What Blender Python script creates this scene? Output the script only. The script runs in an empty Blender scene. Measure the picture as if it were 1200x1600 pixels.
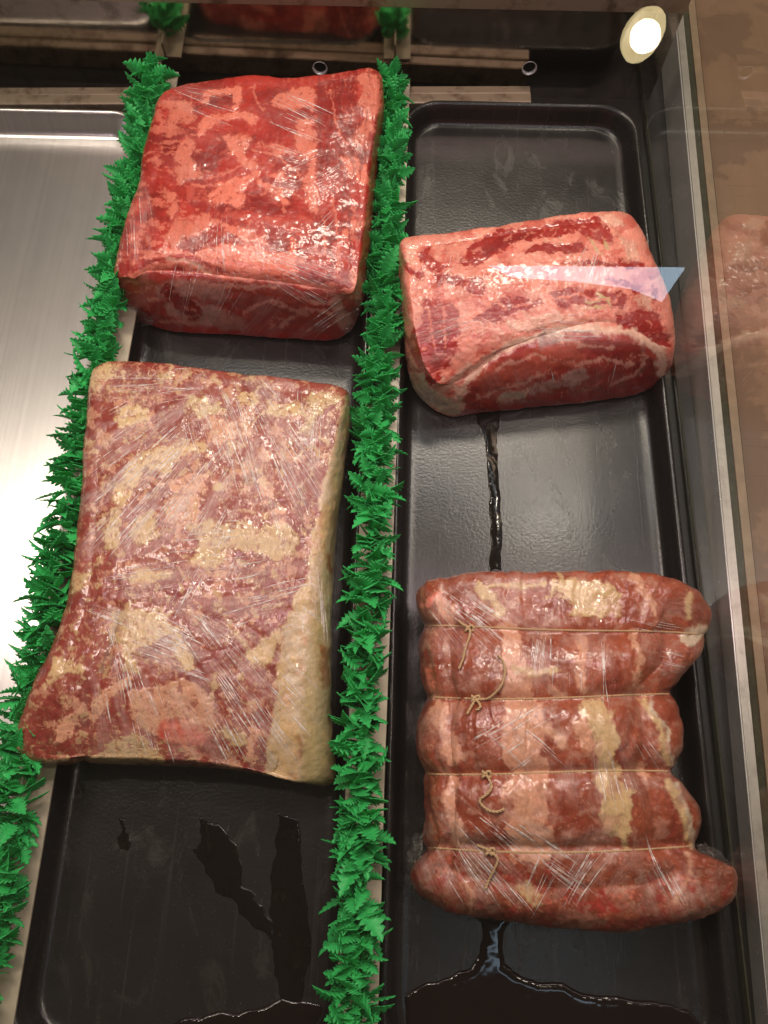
import bpy, math, random
import numpy as np
from mathutils import Vector
from mathutils.bvhtree import BVHTree

random.seed(7); rng = np.random.default_rng(7)
sc = bpy.context.scene
COL = sc.collection
# ------------------------------------------------------------------ camera
PITCH = math.radians(19.3); YAW = math.radians(1.65); CH = 0.576
cam = bpy.data.objects.new('camera', bpy.data.cameras.new('camera'))
COL.objects.link(cam); sc.camera = cam
cam.location = (0, 0, CH); cam.rotation_euler = (PITCH, 0, YAW)
cam.data.sensor_fit = 'VERTICAL'; cam.data.sensor_height = 36; cam.data.lens = 26
cam.data.clip_start = 0.01; cam.data.clip_end = 60
# ------------------------------------------------------------------ world, exposure
w = bpy.data.worlds.new('World'); sc.world = w; w.use_nodes = True
w.node_tree.nodes['Background'].inputs[0].default_value = (0.55, 0.43, 0.33, 1)
w.node_tree.nodes['Background'].inputs[1].default_value = 0.17
sc.view_settings.view_transform = 'Standard'; sc.view_settings.look = 'None'
sc.view_settings.gamma = 1; sc.view_settings.exposure = 0.0
# ------------------------------------------------------------------ lamps
def area(name, loc, target, sx, sy, power, color, spread=180):
    l = bpy.data.lights.new(name, 'AREA'); l.shape = 'RECTANGLE'; l.size = sx; l.size_y = sy
    l.energy = power; l.color = color; l.spread = math.radians(spread)
    o = bpy.data.objects.new(name, l); COL.objects.link(o); o.location = loc
    o.rotation_euler = (Vector(target) - Vector(loc)).to_track_quat('-Z', 'Y').to_euler()
    return o
area('store_ceiling_light', (0.25, 1.60, 2.1), (0, 0.3, 0), 0.9, 0.35, 27, (1, 0.87, 0.72))
area('store_ceiling_light', (-1.1, 0.7, 2.1), (0, 0.3, 0), 0.4, 0.4, 10, (1, 0.86, 0.70))
for lx, ly in ((-0.45, 1.25), (0.62, 1.0), (0.0, 1.7), (-0.75, 0.55), (0.85, 0.35)):  # small unseen spots added to put sparkle on the film
    area('added_sparkle_spot', (lx, ly, 2.25), (0, 0.3, 0), 0.08, 0.08, 4.5, (1, 0.88, 0.72))
area('case_tube_light', (-0.02, 0.215, 0.50), (-0.02, 0.21, 0), 1.05, 0.04, 1.3, (1, 0.72, 0.80))
area('case_tube_light', (0.02, 0.475, 0.52), (0.0, 0.42, 0), 0.75, 0.03, 0.32, (0.80, 0.88, 1.0))

F = 1155.0
cR = np.array([math.cos(YAW), math.sin(YAW), 0]); hd = np.array([-math.sin(YAW), math.cos(YAW), 0])
cU = hd*math.cos(PITCH) + np.array([0, 0, math.sin(PITCH)])
cF = hd*math.sin(PITCH) - np.array([0, 0, math.cos(PITCH)])
C0 = np.array([0, 0, CH])
def ray(px, py): return cF*F + cR*(px-600) + cU*(800-py)
def at(px, py, z=0.0):
    d = ray(px, py); return C0 + d*((z-CH)/d[2])
def proj(P):
    q = P - C0; wv = q@cF
    return 600 + F*(q@cR)/wv, 800 - F*(q@cU)/wv

# ------------------------------------------------------------------ noise in numpy
perm = rng.permutation(256); perm = np.concatenate([perm, perm, perm])
grad = rng.normal(size=(256, 3)); grad /= np.linalg.norm(grad, axis=1)[:, None]
def noise(x, y, z=0.0):
    x, y, z = np.broadcast_arrays(np.asarray(x, float), y, z)
    xi = np.floor(x).astype(int); yi = np.floor(y).astype(int); zi = np.floor(z).astype(int)
    xf = x-xi; yf = y-yi; zf = z-zi
    u = xf**3*(xf*(xf*6-15)+10); v = yf**3*(yf*(yf*6-15)+10); t = zf**3*(zf*(zf*6-15)+10)
    def g(a, b, c):
        h = perm[(perm[(perm[(xi+a) & 255] + yi + b) & 255] + zi + c) & 255]
        G = grad[h]; return G[..., 0]*(xf-a) + G[..., 1]*(yf-b) + G[..., 2]*(zf-c)
    def L(a, b, s): return a + s*(b-a)
    return 1.6*L(L(L(g(0,0,0), g(1,0,0), u), L(g(0,1,0), g(1,1,0), u), v),
             L(L(g(0,0,1), g(1,0,1), u), L(g(0,1,1), g(1,1,1), u), v), t)
def fbm(x, y, z=0.0, o=4):
    s = 0; a = 0.6
    for i in range(o):
        s = s + a*noise(x*2**i+17*i, y*2**i-9*i, z*2**i+3*i); a *= 0.55
    return s
def sstep(a, b, x):
    t = np.clip((x-a)/(b-a), 0, 1); return t*t*(3-2*t)
def lin(c):
    c = np.array(c, float)/255; return np.where(c < 0.04045, c/12.92, ((c+0.055)/1.055)**2.4)

# ------------------------------------------------------------------ object helpers
def tag(o, label=None, cat=None, group=None, kind=None):
    if label: o['label'] = label
    if cat: o['category'] = cat
    if group: o['group'] = group
    if kind: o['kind'] = kind
    return o
def empty(name, loc, label, cat, group=None):
    o = bpy.data.objects.new(name, None); COL.objects.link(o); o.location = loc; o.empty_display_size = 0.02
    return tag(o, label, cat, group)
def mesh(name, V, Fc, mat, parent=None, smooth=True):
    """V in world coordinates; when a parent is given they are moved into its space"""
    V = np.asarray(V, float)
    if parent is not None: V = V - np.array(parent.location)
    me = bpy.data.meshes.new(name)
    if isinstance(Fc, np.ndarray) and Fc.ndim == 2:
        n = len(Fc); k = Fc.shape[1]
        me.vertices.add(len(V)); me.vertices.foreach_set('co', V.ravel())
        me.loops.add(n*k); me.loops.foreach_set('vertex_index', Fc.ravel().astype(np.int32))
        me.polygons.add(n); me.polygons.foreach_set('loop_start', np.arange(0, n*k, k, dtype=np.int32))
        me.update(calc_edges=True)
    else:
        me.from_pydata([tuple(v) for v in V], [], [tuple(f) for f in Fc]); me.update()
    me.polygons.foreach_set('use_smooth', [smooth]*len(me.polygons))
    me.materials.append(mat)
    o = bpy.data.objects.new(name, me); COL.objects.link(o)
    if parent is not None: o.parent = parent
    return o
class MB:
    def __init__(s): s.v = []; s.f = []
    def add(s, V, Fc):
        b = len(s.v); s.v += [tuple(v) for v in V]; s.f += [tuple(i+b for i in f) for f in Fc]
    def box(s, x0, x1, y0, y1, z0, z1, c=0.0):
        if c <= 0:
            V = [(x, y, z) for z in (z0, z1) for y in (y0, y1) for x in (x0, x1)]
            s.add(V, [(0,2,3,1), (4,5,7,6), (0,1,5,4), (2,6,7,3), (0,4,6,2), (1,3,7,5)]); return
        rings = []
        for z, i in ((z0, c), (z0+c, 0), (z1-c, 0), (z1, c)):
            a, b, d, e = x0+i, x1-i, y0+i, y1-i; k = c if i == 0 else c*0.6
            rings.append([(a+k,d,z),(b-k,d,z),(b,d+k,z),(b,e-k,z),(b-k,e,z),(a+k,e,z),(a,e-k,z),(a,d+k,z)])
        s.loft(rings, True, True)
    def beam(s, p, q, wd, z0, z1):
        """flat bar from p to q (x, y), width wd to the +x side"""
        (a, b), (c, d) = p, q
        V = [(a,b,z0),(a+wd,b,z0),(c+wd,d,z0),(c,d,z0),(a,b,z1),(a+wd,b,z1),(c+wd,d,z1),(c,d,z1)]
        s.add(V, [(0,1,2,3)[::-1], (4,5,6,7), (0,1,5,4), (1,2,6,5), (2,3,7,6), (3,0,4,7)])
    def loft(s, rings, cap0=False, cap1=False):
        n = len(rings[0]); b = len(s.v)
        for r in rings: s.v += [tuple(p) for p in r]
        for i in range(len(rings)-1):
            for j in range(n):
                k = (j+1) % n
                s.f.append((b+i*n+j, b+i*n+k, b+(i+1)*n+k, b+(i+1)*n+j))
        if cap0: s.f.append(tuple(b+j for j in range(n))[::-1])
        if cap1: s.f.append(tuple(b+(len(rings)-1)*n+j for j in range(n)))
    def tube(s, pts, r, n=10):
        pts = [Vector(p) for p in pts]; rings = []
        rr = r if isinstance(r, (list, tuple)) else [r]*len(pts)
        for i, p in enumerate(pts):
            t = (pts[min(i+1, len(pts)-1)]-pts[max(i-1, 0)]).normalized()
            a = t.cross(Vector((0.01, 0.02, 1))).normalized(); b = t.cross(a)
            rings.append([p + (a*math.cos(2*math.pi*k/n)+b*math.sin(2*math.pi*k/n))*rr[i] for k in range(n)])
        s.loft(rings, True, True)
    def build(s, name, mat, parent=None, smooth=False):
        return mesh(name, s.v, s.f, mat, parent, smooth)
def catmull(pts, n, closed=False):
    P = np.array(pts, float); m = len(P)
    if closed: ts = np.linspace(0, m, n, endpoint=False)
    else: ts = np.linspace(0, m-1, n)
    out = []
    for t in ts:
        i = int(min(math.floor(t), m-1 if closed else m-2)); f = t-i
        if closed: a, b, c, d = P[(i-1) % m], P[i % m], P[(i+1) % m], P[(i+2) % m]
        else: a, b, c, d = P[max(i-1, 0)], P[i], P[min(i+1, m-1)], P[min(i+2, m-1)]
        out.append(0.5*((2*b)+(c-a)*f+(2*a-5*b+4*c-d)*f*f+(3*b-a-3*c+d)*f**3))
    return np.array(out)

# ------------------------------------------------------------------ materials
class NT:
    def __init__(s, name):
        s.m = bpy.data.materials.new(name); s.m.use_nodes = True; s.t = s.m.node_tree; s.n = s.t.nodes
        s.p = s.n['Principled BSDF']; s.out = s.n['Material Output']
    def new(s, ty, **kw):
        n = s.n.new(ty)
        for k, v in kw.items(): setattr(n, k, v)
        return n
    def link(s, a, b): s.t.links.new(a, b)
    def val(s, sock, v):
        if hasattr(v, 'is_output') or isinstance(v, bpy.types.NodeSocket): s.link(v, sock)
        else: sock.default_value = v
    def math(s, op, a, b=0.0, c=0.0, clamp=False):
        n = s.new('ShaderNodeMath', operation=op, use_clamp=clamp)
        s.val(n.inputs[0], a); s.val(n.inputs[1], b); s.val(n.inputs[2], c); return n.outputs[0]
    def mix(s, f, a, b, bt='MIX'):
        n = s.new('ShaderNodeMix', data_type='RGBA', blend_type=bt)
        s.val(n.inputs[0], f); s.val(n.inputs[6], a); s.val(n.inputs[7], b); return n.outputs[2]
    def noise(s, vec, scale, detail=3, rough=0.5, dist=0.0):
        n = s.new('ShaderNodeTexNoise'); s.val(n.inputs['Scale'], scale); n.inputs['Detail'].default_value = detail
        n.inputs['Roughness'].default_value = rough; n.inputs['Distortion'].default_value = dist
        if vec is not None: s.link(vec, n.inputs['Vector'])
        return n.outputs['Fac']
    def obj(s): return s.new('ShaderNodeTexCoord').outputs['Object']
    def scale(s, vec, v):
        n = s.new('ShaderNodeMapping'); s.link(vec, n.inputs[0]); n.inputs['Scale'].default_value = v; return n.outputs[0]
    def ramp(s, f, stops):
        n = s.new('ShaderNodeValToRGB'); s.link(f, n.inputs[0]); e = n.color_ramp.elements
        while len(e) < len(stops): e.new(0.5)
        for i, (p, c) in enumerate(stops): e[i].position = p; e[i].color = c if len(c) == 4 else (*c, 1)
        return n.outputs[0]
    def bump(s, h, dist, strength=1.0, normal=None):
        n = s.new('ShaderNodeBump'); s.link(h, n.inputs['Height']); n.inputs['Distance'].default_value = dist
        n.inputs['Strength'].default_value = strength
        if normal is not None: s.link(normal, n.inputs['Normal'])
        return n.outputs[0]
    def set(s, **kw):
        for k, v in kw.items(): s.val(s.p.inputs[k.replace('_', ' ')], v)
        return s
def L4(c): return (*[float(x) for x in lin(c)], 1)

def mat_meat(name, film=1.0, white=0.3):
    t = NT(name)
    a = t.new('ShaderNodeAttribute', attribute_name='col'); f = t.new('ShaderNodeAttribute', attribute_name='film')
    o = t.obj()
    # fine muscle grain and tiny wet flecks
    n1 = t.noise(o, 700, 4, 0.6); n2 = t.math('ADD', t.noise(t.scale(o, (1, 0.35, 1)), 1600, 2, 0.5), t.math('MULTIPLY_ADD', t.noise(t.scale(o, (1, 0.14, 1)), 480, 3, 0.6, 0.6), 1.1, -0.55))
    g = t.math('MULTIPLY_ADD', n1, 0.5, 0.75); g2 = t.math('MULTIPLY_ADD', n2, 0.3, 0.85)
    gg = t.math('MULTIPLY', g, g2)
    c = t.mix(1.0, a.outputs['Color'], t.new('ShaderNodeCombineColor').outputs[0], 'MULTIPLY')
    cc = c.node.inputs[7].links[0].from_node
    for i in range(3): t.link(gg, cc.inputs[i])
    # wrinkles of the tight film: noise stretched along the pull direction kept in the 'film' attribute
    sx = t.new('ShaderNodeSeparateXYZ'); t.link(f.outputs['Vector'], sx.inputs[0])
    cv = t.new('ShaderNodeCombineXYZ'); t.link(sx.outputs[0], cv.inputs[0]); t.link(sx.outputs[1], cv.inputs[1])
    s1 = t.noise(cv.outputs[0], 1.0, 2, 0.6); amp = sx.outputs[2]
    s2 = t.noise(t.scale(cv.outputs[0], (2.3, 1.7, 1)), 1.0, 1, 0.5)
    r1 = t.math('SUBTRACT', 1.0, t.math('MULTIPLY', t.math('ABSOLUTE', t.math('SUBTRACT', s1, 0.5)), 7.0), clamp=True)
    r2 = t.math('SUBTRACT', 1.0, t.math('MULTIPLY', t.math('ABSOLUTE', t.math('SUBTRACT', s2, 0.5)), 6.0), clamp=True)
    gate = t.ramp(t.noise(t.scale(cv.outputs[0], (0.21, 0.5, 1)), 1.0, 2), [(0.42, (0,0,0)), (0.60, (1,1,1))])
    line = t.math('MULTIPLY', t.math('MULTIPLY', t.math('MAXIMUM', r1, t.math('MULTIPLY', r2, 0.6)), amp), gate)
    c = t.mix(t.math('MULTIPLY', line, white, clamp=True), c, (0.80, 0.72, 0.66, 1))
    crumple = t.noise(o, 34, 2, 0.45, 1.0)
    hgt = t.math('ADD', t.math('MULTIPLY', line, 0.8), t.math('MULTIPLY', crumple, 1.2))
    cn = t.bump(hgt, 0.0011*film, 0.62)
    bn = t.bump(n1, 0.0004, 0.4)
    t.set(Base_Color=c, Roughness=0.38, Coat_Weight=0.55, Coat_Roughness=0.11, Coat_IOR=1.6,
          Subsurface_Weight=0.06, Subsurface_Scale=0.004, Normal=bn, Coat_Normal=cn, Specular_IOR_Level=0.4)
    t.p.inputs['Subsurface Radius'].default_value = (1.0, 0.35, 0.2)
    return t.m

def mat_tray():
    t = NT('dark_enamel'); o = t.obj()
    n = t.noise(o, 420, 3, 0.55); big = t.noise(o, 9, 4, 0.6)
    scr = t.noise(t.scale(o, (260, 6, 1)), 1.0, 2, 0.5)
    sm = t.ramp(scr, [(0.60, (0,0,0)), (0.70, (1,1,1))])
    c = t.mix(big, (0.008, 0.0072, 0.007, 1), (0.019, 0.017, 0.016, 1))
    c = t.mix(t.math('MULTIPLY', sm, 0.10), c, (0.10, 0.095, 0.09, 1))
    sw = t.ramp(t.noise(t.scale(o, (1, 0.4, 1)), 26, 5, 0.7, 1.5), [(0.55, (0,0,0)), (0.72, (1,1,1))]); c = t.mix(t.math('MULTIPLY', sw, 0.30), c, (0.055, 0.048, 0.042, 1))
    sp = t.ramp(t.noise(o, 900, 1), [(0.73, (0,0,0)), (0.77, (1,1,1))])
    c = t.mix(t.math('MULTIPLY', sp, 0.5), c, (0.16, 0.15, 0.14, 1))
    r = t.math('ADD', t.math('MULTIPLY_ADD', big, 0.20, 0.14), t.math('MULTIPLY', sw, 0.12))
    t.set(Base_Color=c, Roughness=r, Normal=t.bump(n, 0.0004, 0.35), Specular_IOR_Level=0.6, Coat_Weight=0.0, Coat_Roughness=0.12)
    return t.m
def mat_metal(name, col, rough, streak=(4, 300, 4), grime=0.0, metallic=1.0, gcol=(0.05, 0.035, 0.02, 1), rv=0.18):
    t = NT(name); o = t.obj(); s = t.noise(t.scale(o, streak), 1.0, 4, 0.6); g = t.noise(o, 45, 5, 0.65)
    c = t.mix(s, tuple(x*0.8 for x in col)+(1,), tuple(min(1, x*1.12) for x in col)+(1,))
    gm = t.ramp(g, [(0.50, (0,0,0)), (0.66, (1,1,1))])
    c = t.mix(t.math('MULTIPLY', gm, grime), c, gcol)
    t.set(Base_Color=c, Metallic=metallic, Roughness=t.math('MULTIPLY_ADD', g, rv, rough-rv/2), Normal=t.bump(s, 0.0004, 0.12))
    return t.m
def mat_plain(name, col, rough=0.5, nscale=60, var=0.15, **kw):
    t = NT(name); o = t.obj(); n = t.noise(o, nscale, 4, 0.6)
    c = t.mix(n, tuple(x*(1-var) for x in col)+(1,), tuple(min(1, x*(1+var)) for x in col)+(1,))
    t.set(Base_Color=c, Roughness=rough, **kw); return t.m
def mat_glass(name, k=1.0, tint=(0.97, 0.985, 0.975, 1), f0=0.08):
    """thin pane: what is behind it stays visible, its gloss grows towards grazing views"""
    t = NT(name); t.n.remove(t.p)
    tr = t.new('ShaderNodeBsdfTransparent'); tr.inputs[0].default_value = tint
    gl = t.new('ShaderNodeBsdfGlossy'); gl.inputs['Roughness'].default_value = 0.0
    fr = t.new('ShaderNodeLayerWeight'); fr.inputs[0].default_value = 0.5
    f5 = t.math('POWER', fr.outputs['Facing'], 3.2)
    fac = t.math('MULTIPLY', t.math('MULTIPLY_ADD', f5, 1-f0, f0), k, clamp=True)
    mx = t.new('ShaderNodeMixShader'); t.link(fac, mx.inputs[0]); t.link(tr.outputs[0], mx.inputs[1]); t.link(gl.outputs[0], mx.inputs[2])
    t.link(mx.outputs[0], t.out.inputs[0]); return t.m
def mat_film():
    t = NT('cling_film'); o = t.obj()
    tr = t.new('ShaderNodeBsdfTransparent'); tr.inputs[0].default_value = (0.93, 0.93, 0.93, 1)
    df = t.new('ShaderNodeBsdfDiffuse'); df.inputs[0].default_value = (0.75, 0.72, 0.68, 1)
    gl = t.new('ShaderNodeBsdfGlossy'); gl.inputs['Roughness'].default_value = 0.08
    b = t.bump(t.noise(o, 160, 4, 0.6, 1.0), 0.004, 1.0); t.link(b, gl.inputs['Normal'])
    n = t.noise(t.scale(o, (1, 1, 1)), 240, 3, 0.6, 1.5); m = t.ramp(n, [(0.52, (0,0,0)), (0.66, (1,1,1))])
    a = t.new('ShaderNodeMixShader'); t.link(t.math('MULTIPLY_ADD', m, 0.25, 0.03), a.inputs[0])
    t.link(tr.outputs[0], a.inputs[1]); t.link(df.outputs[0], a.inputs[2])
    c = t.new('ShaderNodeMixShader'); t.link(t.math('MULTIPLY_ADD', m, 0.25, 0.12), c.inputs[0])
    t.link(a.outputs[0], c.inputs[1]); t.link(gl.outputs[0], c.inputs[2])
    t.n.remove(t.p); t.link(c.outputs[0], t.out.inputs[0]); return t.m
def mat_crease():
    t = NT('film_crease'); tr = t.new('ShaderNodeBsdfTransparent'); t.set(Base_Color=(0.86, 0.80, 0.76, 1), Roughness=0.22, Specular_IOR_Level=0.9)
    n = t.noise(t.obj(), 260, 2); m = t.new('ShaderNodeMixShader'); t.link(t.ramp(n, [(0.35, (0.25,)*3), (0.62, (0.85,)*3)]), m.inputs[0])
    t.link(tr.outputs[0], m.inputs[1]); t.link(t.p.outputs[0], m.inputs[2]); t.link(m.outputs[0], t.out.inputs[0]); return t.m
def mat_leaf():
    t = NT('green_plastic'); o = t.obj(); n = t.noise(o, 60, 3); n2 = t.noise(o, 900, 2)
    c = t.mix(n, (0.024, 0.42, 0.085, 1), (0.070, 0.66, 0.18, 1))
    t.set(Base_Color=c, Roughness=0.42, Normal=t.bump(n2, 0.0008, 0.5), Transmission_Weight=0.0, Specular_IOR_Level=0.45)
    df = t.new('ShaderNodeBsdfTranslucent'); t.link(c, df.inputs[0])
    mx = t.new('ShaderNodeMixShader'); mx.inputs[0].default_value = 0.22
    t.link(t.p.outputs[0], mx.inputs[1]); t.link(df.outputs[0], mx.inputs[2]); t.link(mx.outputs[0], t.out.inputs[0])
    return t.m
def mat_juice():
    t = NT('meat_juice'); o = t.obj()
    t.set(Base_Color=(0.010, 0.006, 0.005, 1), Roughness=0.06, Specular_IOR_Level=0.5, IOR=1.34,
          Normal=t.bump(t.noise(o, 60, 2), 0.0008, 0.3)); return t.m
def mat_thin():
    t = NT('thin_juice'); o = t.obj(); t.set(Base_Color=(0.009, 0.007, 0.006, 1), Roughness=0.07, IOR=1.34, Normal=t.bump(t.noise(o, 90, 2), 0.0008, 0.3))
    tr = t.new('ShaderNodeBsdfTransparent'); tr.inputs[0].default_value = (0.75, 0.68, 0.62, 1); m = t.new('ShaderNodeMixShader')
    t.link(t.ramp(t.noise(t.scale(o, (1, 0.5, 1)), 85, 4, 0.65, 0.8), [(0.40, (0.12,)*3), (0.47, (0.92,)*3)]), m.inputs[0]); t.link(tr.outputs[0], m.inputs[1]); t.link(t.p.outputs[0], m.inputs[2])
    t.link(m.outputs[0], t.out.inputs[0]); return t.m
def mat_wood():
    t = NT('brown_board'); o = t.obj()
    n = t.noise(t.scale(o, (30, 3, 1)), 1.0, 5, 0.6); b = t.noise(o, 12, 4, 0.6); f = t.noise(t.scale(o, (10, 320, 1)), 1.0, 3, 0.6)
    c = t.mix(n, (0.17, 0.095, 0.05, 1), (0.34, 0.20, 0.115, 1))
    d = t.ramp(b, [(0.50, (0,0,0)), (0.53, (1,1,1))]); c = t.mix(t.math('MULTIPLY', d, 0.6), c, (0.15, 0.085, 0.05, 1))
    s = t.ramp(f, [(0.62, (0,0,0)), (0.72, (1,1,1))]); c = t.mix(t.math('MULTIPLY', s, 0.6), c, (0.09, 0.055, 0.035, 1))
    t.set(Base_Color=c, Roughness=0.5); return t.m
def mat_emit(name, col, st):
    t = NT(name); t.set(Base_Color=(0.08, 0.06, 0.03, 1), Emission_Color=(*col, 1), Emission_Strength=st); return t.m

M = dict(tray=mat_tray(), leaf=mat_leaf(), juice=mat_juice(), thin=mat_thin(), wood=mat_wood(), film=mat_film(), crease=mat_crease(),
    silver=mat_metal('brushed_aluminium', (0.80, 0.78, 0.78), 0.30, (220, 3, 4), 0.0, rv=0.03),
    mirror=mat_metal('polished_steel', (0.52, 0.46, 0.38), 0.10, (3, 3, 120), 0.45, gcol=(0.06, 0.05, 0.04, 1)),
    rail=mat_metal('weathered_rail', (0.42, 0.34, 0.24), 0.38, (6, 200, 6), 0.75, metallic=0.6, gcol=(0.10, 0.05, 0.02, 1)),
    alu=mat_metal('aluminium_trim', (0.62, 0.58, 0.52), 0.36, (200, 3, 4), 0.25, metallic=0.7),
    grime=mat_plain('grimy_gasket', (0.045, 0.045, 0.022), 0.8, 160, 0.9),
    tan=mat_plain('tan_trim', (0.30, 0.21, 0.13), 0.5, 70, 0.35),
    dark=mat_plain('dark_liner', (0.006, 0.0055, 0.005), 0.45, 40, 0.4),
    black=mat_plain('black_void', (0.004, 0.004, 0.004), 0.8),
    cream=mat_plain('cream_plastic', (0.56, 0.49, 0.37), 0.35, 60, 0.10),
    twine=mat_plain('butcher_twine', (0.50, 0.34, 0.18), 0.75, 900, 0.35),
    bright=mat_metal('bright_edge', (0.85, 0.82, 0.78), 0.25, (200, 3, 4), 0.1, metallic=0.5), glass=mat_glass('side_glass', 1.0, f0=0.10), front=mat_glass('front_glass', 1.0, (0.985, 0.99, 0.985, 1), 0.06))

# ------------------------------------------------------------------ the case
b = MB(); b.box(-0.62, 0.262, -0.45, 0.685, -0.012, -0.006); b.box(0.2625, 0.36, -0.45, 1.2, -0.040, -0.031); tag(b.build('case_floor', M['dark']), kind='structure')
# back wall of polished steel with drain holes
WY = 0.664
def wall():
    t = empty('back_wall', (0, WY, 0), 'dark polished steel back wall with round holes, mirroring the trays and meat', 'wall')
    holes = [at(500, 106, 0.0), at(827, 108, 0.0), at(170, 100, 0)]
    hs = []
    for px in (500, 827, 1140):
        d = ray(px, 107); s = WY/d[1]; p = C0 + d*s; hs.append((p[0], p[2]))
    r = 0.0068; V = []; Fc = []
    # panel with real holes: a grid of columns, each hole in its own square cell
    z0, z1 = -0.006, 0.090; xs = [-0.62]
    for hx, hz in hs:
        if hx > 0.23: continue
        xs += [hx-0.012, hx+0.012]
    xs.append(0.256); mb = MB(); hl = MB()
    hc = [h for h in hs if h[0] <= 0.23]
    def q(x0, x1, a, c): mb.add([(x0, WY, a), (x1, WY, a), (x1, WY, c), (x0, WY, c)], [(0, 1, 2, 3)])
    for i in range(len(xs)-1):
        if i % 2 == 0: q(xs[i], xs[i+1], z0, z1)
        else:
            hx, hz = hc[i//2]; a, c = hz-0.012, hz+0.012
            q(xs[i], xs[i+1], z0, a); q(xs[i], xs[i+1], c, z1)
            n = 32; sq = []; ci = []; cb = []
            for k in range(n):
                th = 2*math.pi*k/n; cx, cz = math.cos(th), math.sin(th); m = max(abs(cx), abs(cz))
                sq.append((hx+0.012*cx/m, WY, hz+0.012*cz/m)); ci.append((hx+r*cx, WY, hz+r*cz))
                cb.append((hx+r*cx*0.90, WY+0.003, hz+r*cz*0.90))
            mb.loft([sq, ci]); hl.loft([ci, cb, [(p[0], WY+0.013, p[2]) for p in cb]])
    mb.build('steel_panel', M['mirror'], t); hl.build('hole_lining', M['black'], t)
    for hx, hz in hc:
        m2 = MB(); n = 32; R2 = []
        for rr, yy in ((r*1.12, WY-0.0002), (r*1.08, WY-0.0006), (r*1.00, WY-0.0002), (r*0.86, WY+0.0022)):
            R2.append([(hx+rr*math.cos(2*math.pi*k/n), yy, hz+rr*math.sin(2*math.pi*k/n)) for k in range(n)])
        m2.loft(R2); m2.build('hole_rim', M['bright'], t, True)
    m3 = MB(); m3.box(-0.62, 0.256, WY+0.014, WY+0.018, -0.006, 0.085); m3.build('backing', M['black'], t)
    m4 = MB(); m4.box(-0.62, 0.256, WY-0.006, WY+0.02, 0.0903, 0.12, 0.001); m4.build('top_rail', M['rail'], t)
wall()
rr = empty('shelf_rail', (-0.2, 0.63, 0), 'weathered tan metal rail behind the trays, its end showing above the right tray', 'rail')
def bar(y_off, wd, z0_, z1_):
    mb = MB(); V = []
    sec = [(0, z0_), (0, z1_-0.001), (0.001, z1_), (wd-0.001, z1_), (wd, z1_-0.001), (wd, z0_)]
    mb.loft([[(x_, 0.6285+(x_-0.1275)*0.033+y_off+a_, c_) for a_, c_ in sec] for x_ in (-0.62, 0.1275)], True, True); return mb
bar(0.0, 0.0125, 0.004, 0.0195).build('front_lip', M['rail'], rr)
bar(0.0138, 0.0105, -0.004, 0.0175).build('rear_lip', M['rail'], rr)

# ------------------------------------------------------------------ trays
def rrect(x0, x1, y0, y1, r, z, k=14):
    P = []
    for cx, cy, a0 in ((x1-r, y1-r, 0), (x0+r, y1-r, 90), (x0+r, y0+r, 180), (x1-r, y0+r, 270)):
        for i in range(k+1):
            a = math.radians(a0+90*i/k); P.append((cx+r*math.cos(a), cy+r*math.sin(a), z))
    return P
def tray(x0, x1, y0, y1, mat, label, rim=0.021, ro=0.036, wall=0.0):
    prof = [(0.006, -0.0035), (0.0012, rim-0.006), (0.0, rim-0.003), (0.0004, rim-0.001), (0.0018, rim), (0.0038, rim-0.0003), (0.0052, rim-0.0018),
            (0.0066, rim-0.006), (0.0084+wall*.6, 0.0065), (0.0096+wall*.8, 0.0028), (0.0116+wall, 0.0008), (0.0150+wall, 0.0), (0.020+wall, -0.0001)]
    t = mb = MB(); rings = []
    for ins, z in prof: rings.append(rrect(x0+ins, x1-ins, y0+ins, y1-ins, max(0.006, ro-ins*0.7), z))
    mb.loft(rings, True, True)
    o = mb.build('tray', mat, None, True); tag(o, label, 'tray'); return o
tray(-0.2385, -0.0235, -0.182, 0.628, M['tray'], 'black enamel tray at centre left under two wrapped roasts, wet at its front')['group'] = 'black display trays'
tray(0.0015, 0.2305, -0.182, 0.628, M['tray'], 'black enamel tray on the right beside the side glass, with juice pooled at its front')['group'] = 'black display trays'
tray(-0.485, -0.250, -0.182, 0.606, M['silver'], 'empty silver aluminium tray at the far left', wall=0.004)

# ------------------------------------------------------------------ side glass, channel and board
# thin pane drawn as one sheet so that it reflects once
gp = mesh('side_glass', [(0.2330, -0.45, -0.0055), (0.2330, 0.661, -0.0055), (0.2330, 0.661, 0.33), (0.2330, -0.45, 0.33)], [(0, 1, 2, 3)], M['glass'], None, False)
tag(gp, 'clear upright side glass pane at the right of the case, mirroring the meat', 'glass pane')
ch = empty('glass_channel', (0.26, 0.3, 0), 'long metal channel with grimy seal running up the right side behind the glass', 'channel')
def strip(name, pl, pr, z0, z1, mat):
    """pl, pr: (far, near) picture points of the left and right edge of the top face"""
    (a, b_), (c, d) = pl, pr
    P = [at(*a, z1), at(*c, z1), at(*d, z1), at(*b_, z1)]; Q = [p.copy() for p in P]
    for q_ in Q: q_[2] = z0
    mesh(name, Q+P, [(3, 2, 1, 0), (4, 5, 6, 7), (0, 1, 5, 4), (1, 2, 6, 5), (2, 3, 7, 6), (3, 0, 4, 7)], mat, ch, False)
def line(x0, x1, xa=None): return None
def edge(o): return ((1049+o*0.6, -60), (1212+o, 1680))
strip('flange', edge(0), edge(17), -0.03, 0.012, M['alu'])
strip('flange_edge', ((1046, -60), (1209, 1680)), ((1049-1+0.0, -60), (1211.4, 1680)), -0.03, 0.0135, M['bright'])
strip('seal', edge(17.6), edge(32), -0.03, 0.009, M['grime'])
strip('trim', edge(32.6), edge(50), -0.03, 0.011, M['tan'])
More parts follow.
